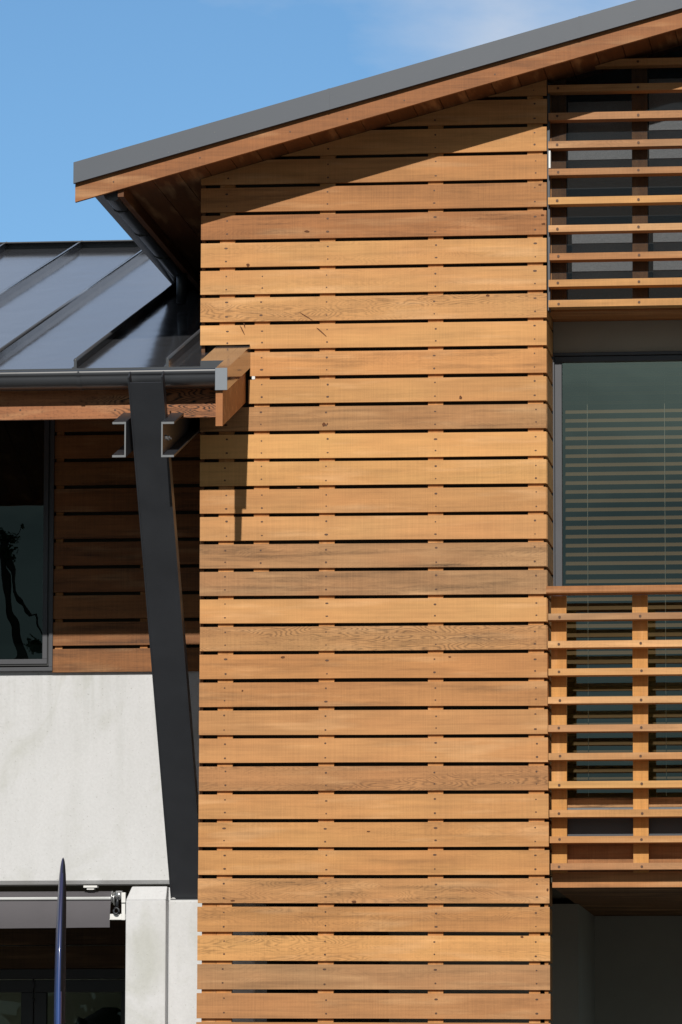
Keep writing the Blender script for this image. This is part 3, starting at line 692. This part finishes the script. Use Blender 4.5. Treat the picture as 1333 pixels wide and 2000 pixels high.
# where the roof plane reaches the ridge line of the photograph
def ydot(py):
    lo, hi = 0, 12
    for _ in range(50):
        m = (lo+hi)/2; p = Vector((-2, m, zp(m))); d = p-CP; q = 1000-FPX*d.dot(CU)/d.dot(CF)
        if q > py: lo = m
        else: hi = m
    return lo
YRD = ydot(485); ZRD = zp(YRD)
b = MB()
def pan(x0, x1, y0, y1, th=.05):
    b.hexa([(x0, y0, zp(y0)), (x1, y0, zp(y0)), (x1, y0, zp(y0)-th), (x0, y0, zp(y0)-th)], [(x0, y1, zp(y1)), (x1, y1, zp(y1)), (x1, y1, zp(y1)-th), (x0, y1, zp(y1)-th)])
pan(XL, -.001, YE, YRD); pan(-.001, .26, YE, -.004)
pan(-.001, 4.6, 2.62, YRD)
b.hexa([(XL, YRD, ZRD), (4.6, YRD, ZRD), (4.6, YRD, ZRD-.05), (XL, YRD, ZRD-.05)], [(XL, YRD+6, ZRD-1.7), (4.6, YRD+6, ZRD-1.7), (4.6, YRD+6, ZRD-1.75), (XL, YRD+6, ZRD-1.75)])
wroof = part(b, 'roof', M['roof'], wing)
sx0 = at(146.3, 719.5, YE).x; spx = at(326.3, 717.6, YE).x-sx0
for i in range(-10, 2):
    x = sx0+spx*i
    b = MB()
    h, w, f = .042, .008, .022
    y0 = YE+.02; y1 = YRD-.01
    if x > -.02: continue
    b.hexa([(x-w, y0, zp(y0)), (x+w, y0, zp(y0)), (x+w, y0, zp(y0)+h), (x-w, y0, zp(y0)+h)], [(x-w, y1, zp(y1)), (x+w, y1, zp(y1)), (x+w, y1, zp(y1)+h), (x-w, y1, zp(y1)+h)])
    # folded foot at each side
    b.hexa([(x-f, y0, zp(y0)), (x-w, y0, zp(y0)+.009), (x-w, y0, zp(y0)), (x-f, y0, zp(y0)-.002)], [(x-f, y1, zp(y1)), (x-w, y1, zp(y1)+.009), (x-w, y1, zp(y1)), (x-f, y1, zp(y1)-.002)])
    b.tube([(x, y0, zp(y0)+h), (x, y1, zp(y1)+h)], .011, 8)
    part(b, 'standing_seam', M['roof'], wroof)
zc = ZRD
b = MB(); b.prismx([(YRD-.10, ZRD+.022), (YRD-.10, ZRD+.030), (YRD, ZRD+.046), (YRD+.10, ZRD+.030), (YRD+.10, ZRD+.022)], XL, 4.6); b.prismx([(YRD-.03, ZRD-.03), (YRD-.03, ZRD+.025), (YRD+.03, ZRD+.025), (YRD+.03, ZRD-.03)], XL, 4.6)
part(b, 'ridge_cap', M['steel'], wroof)
# end flashing: broad folded capping with its bright end cap
XF0 = at(421, 740, -.97).x; XF1 = at(444.2, 740, -.97).x
ZFt = Zp(444, 718.7, -.97); ZFb = Zp(444, 762, -.97)
def zft(y): return ZFt+TR*(y+.97)
YEND = .03
b = MB()
def slab(x0, x1, y0, y1, zt0, zt1, zb0, zb1, **k):
    b.hexa([(x0, y0, zb0), (x1, y0, zb0), (x1, y0, zt0), (x0, y0, zt0)], [(x0, y1, zb1), (x1, y1, zb1), (x1, y1, zt1), (x0, y1, zt1)], **k)
hb = ZFt-ZFb
slab(XF0, XF1, -.97, YEND, zft(-.97), zft(YEND), zft(-.97)-hb, zft(YEND)-hb)
slab(XF1-.20, XF0+.001, -.63, YEND, zft(-.63), zft(YEND), zft(-.63)-.06, zft(YEND)-.06)
part(b, 'end_flashing', M['roof'], wroof)
b = MB(); b.box(XF0-.001, XF1+.001, -.974, -.969, ZFb, ZFt+.001); part(b, 'end_cap', plain('zinc_cap', (.17, .195, .225), .4, .2), wroof, bevel=.0015)
# barge timber under it
XB1 = at(435.3, 800, -.95).x; ZB1 = Zp(430, 832, -.95)
b = MB(); b.hexa([(XF0, -.95, ZB1), (XB1, -.95, ZB1), (XB1, -.95, ZFb+.01), (XF0, -.95, ZFb+.01)],
    [(XF0, YEND-.01, ZB1+TR*.97), (XB1, YEND-.01, ZB1+TR*.97), (XB1, YEND-.01, ZFb+.01+TR*.97), (XF0, YEND-.01, ZFb+.01+TR*.97)], tone=(.95, .75, .2), ex=(5.2, 0, .4))
part(b, 'barge_board', M['stained'], wing)
# fascia, gutter
ZFB = Zp(200, 817.5, -.6)
b = MB(); b.box(XL, XF0-.002, -.6, -.572, ZFB, ZE-.052, tone=(.98, .95, 2.2), ex=(7.7, .25, .5))
for px in (40, 225, 372):
    p = at(px, 801, -.6015); n = 8
    b._add([(p.x+.006*math.cos(2*math.pi*i/n), p.y, p.z+.006*math.sin(2*math.pi*i/n)) for i in range(n)], [tuple(range(n))], mi=1)
part(b, 'fascia', [M['stained'], M['nail']], wing)
ZGT = Zp(200, 722.5, -.8); ZGB = Zp(200, 757.5, -.74); hg = ZGT-ZGB
pr = [(-.800, ZGT), (-.806, ZGT-.012), (-.803, ZGT-.03)]
for i in range(9):
    a = i/8*math.pi*.5; pr.append((-.71-.09*math.cos(a), ZGB+(hg-.03)*(1-math.sin(a))))
pr += [(-.66, ZGB+.001), (-.622, ZGB+.02), (-.615, ZGT-.035)]
b = MB(); b.shell(pr, 'X', XL, XF0-.003); b.shell([(p+.002, q+.003) for p, q in pr], 'X', XL, XF0-.003)
b._add([(XF0-.003, p, q) for p, q in pr], [tuple(range(len(pr)))])
wg = part(b, 'gutter', M['gutter'], wing)
b = MB(); b.tube([(XL, -.800, ZGT-.003), (XF0-.003, -.800, ZGT-.003)], .0045, 8); part(b, 'gutter_lip', M['flash'], wg)
for px in (153.5, -130, -420):
    x = at(px, 740, -.8).x; w = .011
    b = MB(); b.shell([(p-.004, q-.003) for p, q in pr[1:-1]], 'X', x-w, x+w, smooth=True); b.tube([(x, -.81, ZGT-.012), (x, -.70, ZGT+.002)], .005, 6); part(b, 'gutter_bracket', M['gutter'], wg)
# soffit of the wing eave
b = MB(); zs0 = ZFB+.03
x = XL
while x < -.03:
    x2 = min(x+.15, -.004)
    b.hexa([(x, -.57, zs0), (x2-.004, -.57, zs0), (x2-.004, -.57, zs0+.012), (x, -.57, zs0+.012)], [(x, 1.30, zs0+TR*1.87), (x2-.004, 1.30, zs0+TR*1.87), (x2-.004, 1.30, zs0+TR*1.87+.012), (x, 1.30, zs0+TR*1.87+.012)], tone=(rnd(.8, 1), rnd(.3, .8), 0), ex=ex()); x = x2
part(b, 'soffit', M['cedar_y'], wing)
# wall of the wing ---------------------------------------------------
YWL = 1.25
kb = [1313.0]; 
while kb[-1] > 760: kb.append(kb[-1]-52.0-.12*len(kb)*.3)
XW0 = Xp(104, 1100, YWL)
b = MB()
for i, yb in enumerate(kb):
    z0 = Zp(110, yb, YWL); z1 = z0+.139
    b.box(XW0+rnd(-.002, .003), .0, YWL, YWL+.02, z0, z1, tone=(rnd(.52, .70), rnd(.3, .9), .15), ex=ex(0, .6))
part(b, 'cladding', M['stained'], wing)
zc0, zc1 = Zp(110, 1330, YWL), zs0+TR*1.87
for px in (108, 274):
    b = MB(); x = Xp(px, 1100, YWL); b.box(x, x+.045, YWL+.021, YWL+.06, zc0+.06, zc1, tone=(.8, .8, .1), ex=ex()); part(b, 'batten', M['cedar_v'], wing)
b = MB(); b.box(XW0+.004, 0.0, YWL+.062, YWL+.10, zc0+.06, zc1); part(b, 'wall_wrap', M['black'], wing)
b = MB(); b.box(XL, -3.9, YWL+.03, YWL+.10, zc0+.06, zc1); part(b, 'wall_wrap', M['black'], wing)
b = MB()
ZCT = Zp(110, 1309, YWL+.03); ZCB = Zp(110, 1727, YWL+.03)
b.prismx([(YWL+.03, ZCB+.022), (YWL+.052, ZCB), (YWL+.20, ZCB), (YWL+.20, ZCT), (YWL+.03, ZCT)], XL, .02)
part(b, 'concrete_wall', M['concrete'], wing)
b = MB(); b.box(XL, -.3, YWL+.2, 3.4, ZCB+.03, ZCB+.06); b.box(XL, 0, 1.45, 1.50, ZCT-.2, zc1); part(b, 'ceiling', M['black'], wing)
# upper window of the wing
wwin = thing('window', 'dark window at left under the low eave reflecting a bent tree', 'window', (-2.5, YWL, Zp(50, 1309, YWL)))
zo0 = Zp(50, 1310.5, YWL-.02); zo1 = zc1-.02
xo1 = Xp(103.5, 1250, YWL-.01); xo_ = -3.9
def frame(b, x0, x1, z0, z1, w, y0, y1):
    b.box(x0, x1, y0, y1, z0, z0+w); b.box(x0, x1, y0, y1, z1-w, z1); b.box(x0, x0+w, y0, y1, z0+w, z1-w); b.box(x1-w, x1, y0, y1, z0+w, z1-w)
b = MB(); frame(b, xo_, xo1, zo0, zo1, .024, YWL-.012, YWL+.06); wf = part(b, 'frame', M['frame'], wwin, bevel=.002)
b = MB(); xi1 = Xp(98.5, 1250, YWL+.01); zi0 = Zp(50, 1301, YWL+.02); frame(b, xo_+.03, xi1, zi0, zo1-.03, .014, YWL+.005, YWL+.05); part(b, 'seal', M['framedk'], wwin)
b = MB(); xs1 = Xp(94, 1250, YWL+.02); zs1_ = Zp(50, 1297.5, YWL+.01); frame(b, xo_+.045, xs1, zs1_, zo1-.045, .030, YWL-.002, YWL+.045); part(b, 'sash', M['frame'], wwin, bevel=.002)
b = MB(); b._add([(xo_+.07, YWL+.03, zs1_+.02), (xs1-.02, YWL+.03, zs1_+.02), (xs1-.02, YWL+.03, zo1-.07), (xo_+.07, YWL+.03, zo1-.07)], [(0, 1, 2, 3)]); part(b, 'pane', M['glassdk'], wwin)
b = MB(); b.box(xo_, XW0+.06, YWL+.08, YWL+.12, zo0-.02, zo1+.2); part(b, 'backing', M['room'], wwin)
# piers
pier = thing('concrete_pier', 'pale chamfered concrete pier under the foot of the raking steel column', 'pier', (-.3, .9, 0))
YPA, YPB = .66, .74
xa0 = Xp(245.5, 1850, YPA); xa1 = Xp(324, 1850, YPA); zA = Zp(260, 1758, YPA); zA2 = Zp(260, 1731, YPA+.03)
b = MB()
y1 = 1.26
low_ = [(xa0, YPA, 0), (xa1, YPA, 0), (xa1, y1, 0), (xa0, y1, 0)]
mid_ = [(xa0, YPA, zA), (xa1, YPA, zA), (xa1, y1, zA), (xa0, y1, zA)]
top_ = [(xa0+.028, YPA+.05, zA2), (xa1, YPA+.05, zA2), (xa1, y1, zA2), (xa0+.028, y1, zA2)]
b.hexa(low_, mid_); b.hexa(mid_, top_)
part(b, 'front_block', M['concrete'], pier, bevel=.006)
zBt = Zp(360, 1757.5, YPB+.02)
b = MB(); b.box(xa1+.001, Xp(500, 1900, YPB), YPB, 1.255, 0, zBt); part(b, 'rear_block', M['concrete'], pier, bevel=.014)
b = MB(); b.box(xa1-.012, Xp(343, 1740, YPB), YPB+.03, 1.255, zBt-.01, Zp(330, 1733, YPB+.03)); part(b, 'cap', M['concrete'], pier, bevel=.01)

# raking column and the paired channels of the eave ----------------------------
col = thing('steel_column', 'charcoal raking steel column leaning out to the low eave', 'column', (-.16, .78, 3.42))
yt, zt_c, ybm, zb_c = -.98, Zp(284, 744, -.98), .775, Zp(365, 1757, .775)
xc0 = at(250, 745, yt).x; xc1 = at(318, 745, yt).x
dyz = Vector((0, ybm-yt, zb_c-zt_c)).normalized(); nrm = Vector((0, dyz.z, -dyz.y))     # normal pointing back
if nrm.y < 0: nrm = -nrm
def cs(x, t, d): # t along from top, d depth behind the front
    p = Vector((x, yt, zt_c))+dyz*t+nrm*d; return tuple(p)
Lc = Vector((0, ybm-yt, zb_c-zt_c)).length
def plate(b, x0, x1, t0, t1, d0, d1):
    b.hexa([cs(x0, t0, d0), cs(x1, t0, d0), cs(x1, t1, d0), cs(x0, t1, d0)], [cs(x0, t0, d1), cs(x1, t0, d1), cs(x1, t1, d1), cs(x0, t1, d1)])
b = MB(); plate(b, xc0+.009, xc1-.009, .012, Lc, .002, .012)
# the foot is cut level
part(b, 'web', M['steel'], col)
for x0, x1 in ((xc0, xc0+.0085), (xc1-.0085, xc1)):
    b = MB(); plate(b, x0, x1, -.022, Lc, 0, .085); part(b, 'flange', M['steel'], col)
b = MB(); b.box(xc0+.0, xc1+.0, .765, .98, zb_c-.012, zb_c+.004); part(b, 'base_plate', M['steel'], col)
def channel(px_web, px_tip, label):
    o = thing('steel_channel', label, 'rafter', (at(px_web, 860, -.97).x, -.97, Zp(px_web, 893, -.97)), group='paired steel channels under the low eave')
    xw = at(px_web, 860, -.97).x; xt = at(px_tip, 860, -.97).x; s = 1 if xt > xw else -1
    z1 = Zp(px_web, 824, -.97); z0 = Zp(px_web, 893, -.97); y0, y1 = -.97, 1.24
    def sl(xa, xb, za, zb_):
        b = MB(); dz = TR*(y1-y0)
        b.hexa([(xa, y0, za), (xb, y0, za), (xb, y0, zb_), (xa, y0, zb_)], [(xa, y1, za+dz), (xb, y1, za+dz), (xb, y1, zb_+dz), (xa, y1, zb_+dz)]); return b
    part(sl(xw, xw+s*.008, z0, z1), 'web', M['steel'], o)
    part(sl(xw+s*.008, xt, z1-.012, z1), 'flange', M['steel'], o); part(sl(xw+s*.008, xt, z0, z0+.012), 'flange', M['steel'], o)
    e = MB(); d = .0015
    e.box(xw, xw+s*.008, y0-d, y0, z0, z1); e.box(xw+s*.008, xt, y0-d, y0, z1-.012, z1); e.box(xw+s*.008, xt, y0-d, y0, z0, z0+.012); part(e, 'cut_end', M['galv'], o)
    if s > 0:
        zz = (z0+z1)/2+.03
        for yy in (-.86, -.80):
            q = MB(); q.tube([(xw+.008, yy, zz), (xw+.02, yy, zz)], .013, 6, smooth=False); q.tube([(xw+.02, yy, zz), (xw+.034, yy, zz)], .007, 8)
            part(q, 'bolt', M['chrome'], o)
channel(246.3, 220, 'steel channel rafter on the left side of the raking column, flanges pointing left')
channel(315.4, 340.2, 'steel channel rafter on the right side of the raking column, bolted, flanges pointing right')

# ------------------------------------------------------------------ shopfront under the wing
shop = thing('shop_door', 'black framed glazed doors in shadow below the grey awning', 'door', (-1.6, 3.2, 0))
YD = 3.2
zl = Zp(150, 1892, YD)
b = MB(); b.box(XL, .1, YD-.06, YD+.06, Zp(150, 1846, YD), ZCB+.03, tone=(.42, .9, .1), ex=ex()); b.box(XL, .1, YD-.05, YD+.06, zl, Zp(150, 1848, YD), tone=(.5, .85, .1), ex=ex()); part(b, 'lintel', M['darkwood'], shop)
b = MB(); xd = [Xp(p, 1950, YD) for p in (-330, 68, 262)]
b.box(XL, .1, YD-.045, YD+.03, Zp(150, 1912, YD), zl-.002)
part(b, 'frame', M['framedk'], shop, bevel=.003)
for x0, x1 in ((xd[0], xd[1]-.003), (xd[1]+.003, xd[2])):
    b = MB(); frame(b, x0, x1, .05, Zp(150, 1914, YD), .078, YD-.03, YD+.02); lf = part(b, 'door_leaf', M['framedk'], shop, bevel=.003)
    b = MB(); b._add([(x0+.07, YD, .1), (x1-.07, YD, .1), (x1-.07, YD, Zp(150, 1914, YD)-.07), (x0+.07, YD, Zp(150, 1914, YD)-.07)], [(0, 1, 2, 3)]); part(b, 'pane', M['glasssh'], lf)
b = MB(); b.tube([(xd[1], YD-.045, Zp(68, 1913, YD)), (xd[1], YD-.045, Zp(68, 1930, YD))], .006, 8); b.tube([(xd[1], YD-.045, Zp(68, 1950, YD)), (xd[1], YD-.045, Zp(68, 1955, YD))], .008, 8); part(b, 'hinge', M['frame'], shop)
b = MB(); b.box(XL, .2, YD+.95, YD+1.05, 0, 3.4); part(b, 'shop_wall', M['shopwall'], shop)
b = MB(); b.box(.1, .2, 1.27, 5.2, 0, ZCB+.03); b.box(XL-.1, XL, 1.3, 5.2, 0, ZCB); part(b, 'reveal', M['black'], shop)
# black wetsuit on a stand behind the door glass
ws = thing('wetsuit', 'black wetsuit with a small pale chest mark behind the door glass', 'wetsuit', (Xp(215, 1990, 3.7), 3.7, 0))
wx, wz = Xp(215, 1990, 3.7), Zp(215, 1968, 3.7)
b = MB()
rows = [(0.0, .05, .05), (-.03, .10, .07), (-.07, .17, .09), (-.16, .20, .10), (-.4, .17, .10), (-.7, .15, .09), (-.9, .18, .10)]
vs = []; n = 16
for dz, a, c in rows: vs += [(wx+a*math.cos(2*math.pi*i/n), 3.7+c*math.sin(2*math.pi*i/n), wz+dz) for i in range(n)]
b._add(vs, [(r*n+i, r*n+(i+1) % n, (r+1)*n+(i+1) % n, (r+1)*n+i) for r in range(len(rows)-1) for i in range(n)]+[tuple(range(n))], smooth=True)
for s in (-1, 1): b.tube([(wx+s*.15, 3.7, wz-.08), (wx+s*.24, 3.7, wz-.3), (wx+s*.27, 3.68, wz-.62)], [.06, .05, .035], 10)
part(b, 'suit_body', M['wetsuit'], ws)
b = MB(); p = at(181, 1972, 3.58); b.tube([(p.x, 3.59, p.z), (p.x, 3.585, p.z)], .012, 12); part(b, 'chest_mark', M['white'], ws)
b = MB(); b.tube([(wx, 3.7, 0), (wx, 3.7, wz-.1)], .015, 8); b.tube([(wx, 3.7, 0), (wx, 3.7, .02)], .16, 16); part(b, 'stand', M['chrome'], ws)
# awning ------------------------------------------------------------------
YA = 1.22
aw = thing('awning', 'rolled grey fabric awning with white front bar beside the concrete pier', 'awning', (-1.8, YA, Zp(100, 1780, YA)))
xaw = Xp(216, 1770, YA)
zr_ = Zp(100, 1753, YA)
b = MB(); b.tube([(XL, YA+.06, zr_+.002), (xaw-.002, YA+.06, zr_+.002)], .038, 20); part(b, 'fabric_roll', M['canvas'], aw)
b = MB(); nseg = 60; xs = [XL+(xaw-XL)*i/nseg for i in range(nseg+1)]
zb0 = Zp(213, 1811, YA); zt0 = Zp(150, 1757, YA)
vs = []; rows = 7
for j in range(rows):
    for i, x in enumerate(xs):
        f = j/(rows-1); sw = .006*f*math.sin(i*1.7)+.004*math.sin(i*.6)*f
        vs.append((x-(.006*f if i == nseg else 0), YA+.018-.012*math.sin(f*math.pi)+sw, zt0+(zb0-.0-zt0)*f-.006*f*max(0, (xaw-x))*.9))
b._add(vs, [(j*(nseg+1)+i, j*(nseg+1)+i+1, (j+1)*(nseg+1)+i+1, (j+1)*(nseg+1)+i) for j in range(rows-1) for i in range(nseg)], smooth=True)
part(b, 'valance', M['canvas'], aw)
b = MB(); b.tube([(XL, YA+.012, Zp(120, 1754.7, YA)), (xaw, YA+.012, Zp(120, 1754.7, YA))], .0095, 12); part(b, 'front_bar', M['bar'], aw)
def bx(p0, p1, q0, q1, y0, y1): # px x0,x1,y0,y1
    return (Xp(p0, q0, y0), Xp(p1, q0, y0), y0, y1, Zp(p0, q1, y0), Zp(p0, q0, y0))
b = MB(); b.box(*bx(238, 245.2, 1743, 1797, YA-.0, YA+.04)); b.box(*bx(213.5, 246, 1785, 1796.5, YA+.01, YA+.07)); b.box(*bx(237.6, 245.6, 1743, 1763, YA-.012, YA)); part(b, 'bracket', M['white'], aw, bevel=.002)
b = MB(); p = at(232, 1748, YA); b.tube([(p.x-.018, YA+.02, p.z), (p.x+.020, YA+.02, p.z)], .027, 14); b.tube([(p.x-.032, YA+.03, p.z-.02), (p.x-.026, YA+.03, p.z-.02)], .04, 16)
b.tube([(p.x-.044, YA+.03, p.z-.01), (p.x-.038, YA+.03, p.z-.01)], .036, 16); part(b, 'gearbox', M['chrome'], aw)
b = MB(); p0 = at(231, 1752, YA-.01); p1 = at(228.5, 1771, YA-.01); b.tube([p0, p1], [.007, .009], 8)
cc = at(227.5, 1779, YA-.01); b.tube([(cc.x+.016*math.cos(a), YA-.01, cc.z+.018*math.sin(a)) for a in [2*math.pi*i/14 for i in range(15)]], .006, 7, cap=False)
part(b, 'crank_eye', M['steel'], aw)
b = MB(); b.box(*bx(163.5, 190, 1729.5, 1733.5, YA-.01, YA+.05)); b.box(*bx(170, 184, 1733.5, 1737.5, YA+.0, YA+.05)); part(b, 'wall_clip', M['white'], aw)

# blue board ----------------------------------------------------------------
YS = -3.0
tip = at(117, 1675, YS)
sb = thing('surfboard', 'tall blue surfboard standing edge-on in front of the grey awning', 'surfboard', (at(116.5, 1990, YS).x, YS, 0))
view = Vector((tip.x-CX, YS-CYD, 0)).normalized()
ang = math.atan2(view.x, view.y)+math.radians(1.2)      # nearly in line with the view
ax = Vector((math.sin(ang), math.cos(ang), 0)); nx = Vector((ax.y, -ax.x, 0))
H = tip.z
prof = [(0, 0, .04), (.008, .06, .2), (.02, .11, .32), (.045, .18, .46), (.085, .28, .6), (.14, .42, .72), (.22, .56, .82), (.36, .76, .91), (.5, .9, .96), (.7, 1.0, 1.0), (1.4, 1.0, 1.0), (2.2, .92, .95), (2.9, .7, .8), (H-.12, .42, .5), (H, .25, .4)]
def ring(z, w, th, n=24):
    out = []
    for i in range(n):
        a = 2*math.pi*i/n; c, s = math.cos(a), math.sin(a)
        u = w*math.copysign(abs(c)**.75, c); v = th*math.copysign(abs(s)**.9, s)
        out.append(Vector((sb.location.x, YS, z))+ax*u+nx*v+nx*(-.0+.012*(max(0, (z-(H-1.0))))**2))
    return out
b = MB(); n = 24; vs = []
for dz, f, g in prof: vs += ring(max(H-dz, 0.0), max(.31*f, .003), .0275*g)
fs = []; 
for r in range(len(prof)-1):
    for i in range(n): fs.append((r*n+i, r*n+(i+1) % n, (r+1)*n+(i+1) % n, (r+1)*n+i))
fs += [tuple(range(n-1, -1, -1)), tuple((len(prof)-1)*n+i for i in range(n))]
# two colours: rail on the side turned right, blue deck on the left
for f in fs:
    c = sum((Vector(vs[i]) for i in f), Vector())/len(f); dd = (c-Vector((sb.location.x, YS, 0))).dot(nx)
    b.mi.append(1 if dd > .0125 else 0); b.sm.append(True); b.t.append((1, 0, 0)); b.e.append((0, 0, 0)); b.f.append(list(f))
b.v = [tuple(v) for v in vs]
part(b, 'board', [M['blue'], M['rail']], sb)
b = MB(); c0 = Vector((sb.location.x, YS, 0)); 
for s in (-1, 1): b.tube([c0+ax*s*.12+nx*.06+Vector((0, 0, .02)), c0+ax*s*.12+nx*.055+Vector((0, 0, .5))], .014, 8); b.tube([c0+ax*s*.12-nx*.06+Vector((0, 0, .02)), c0+ax*s*.12-nx*.055+Vector((0, 0, .5))], .014, 8)
b.tube([c0+ax*.12-nx*.3+Vector((0, 0, .015)), c0+ax*.12+nx*.3+Vector((0, 0, .015))], .014, 8); b.tube([c0-ax*.12-nx*.3+Vector((0, 0, .015)), c0-ax*.12+nx*.3+Vector((0, 0, .015))], .014, 8)
part(b, 'stand', M['steel'], sb)

# tree across the road, seen mirrored in the wing window -------------------------
YM = YWL+.03; YT = -58.0
def refl(px, py):
    P = at(px, py, YM); d = (P-CP).normalized(); d.y = -d.y; t = (YT-YM)/d.y; return P+d*t
belt = MB()  # tree line out of view, added to darken what the glass reflects
for i in range(14000):
    x = rnd(-90, 70); z = rnd(0, 1)**.8*(6.4+1.6*math.sin(x*.31)+1.1*math.sin(x*.83+1)); y = -64+rnd(-2, 2)
    u = Vector((rnd(-1, 1), rnd(-.4, .4), rnd(-1, 1))).normalized()*.45; v = u.orthogonal().normalized()*.25; p = Vector((x, y, z))
    belt._add([p-u, p+v, p+u, p-v], [(0, 1, 2, 3)])
tag(belt.build('added_tree_belt', M['leaf'], recalc=False), 'dense unseen belt of trees added across the road to darken glass reflections', 'trees', kind='stuff')
tr = thing('tree', 'dark bent tree across the road, seen mirrored in the left window', 'tree', (refl(50, 1500).x, YT, -.1))
b = MB()
trunk = [refl(60, 2400), refl(52, 1900), refl(50, 1500), refl(42, 1300), refl(33, 1250), refl(17, 1180), refl(10, 1110), refl(11, 1060), refl(8, 1038)]
trunk[0].z = -.15; trunk = [p for p in trunk if p.z > -.2]
b.tube(trunk, [.16, .15, .14, .115, .10, .07, .055, .06, .03][-len(trunk):], 12)
b.tube([refl(17, 1090), refl(30, 1150), refl(42, 1180), refl(53, 1197), refl(68, 1198), refl(76, 1212), refl(81, 1240)], [.045, .034, .03, .028, .026, .02, .012], 8)
b.tube([refl(12, 1075), refl(27, 1044), refl(41, 1022)], [.03, .01, .007], 6)
part(b, 'trunk', M['bark'], tr)
b = MB()
for cpx, cpy, rr, nn in ((13, 1056, .13, 200), (6, 1040, .06, 60), (17, 1088, .10, 90), (67, 1262, .09, 140), (69, 1275, .09, 120), (41, 1025, .05, 40)):
    c = refl(cpx, cpy)
    for _ in range(nn):
        p = c+Vector((random.gauss(0, rr*.5), random.gauss(0, rr*.5), random.gauss(0, rr*.5))); u = Vector((rnd(-1, 1), rnd(-1, 1), rnd(-1, 1))).normalized()*.04; v = u.orthogonal().normalized()*.02
        b._add([p-u, p+v, p+u, p-v], [(0, 1, 2, 3)])
part(b, 'crown', M['leaf'], tr, recalc=False)
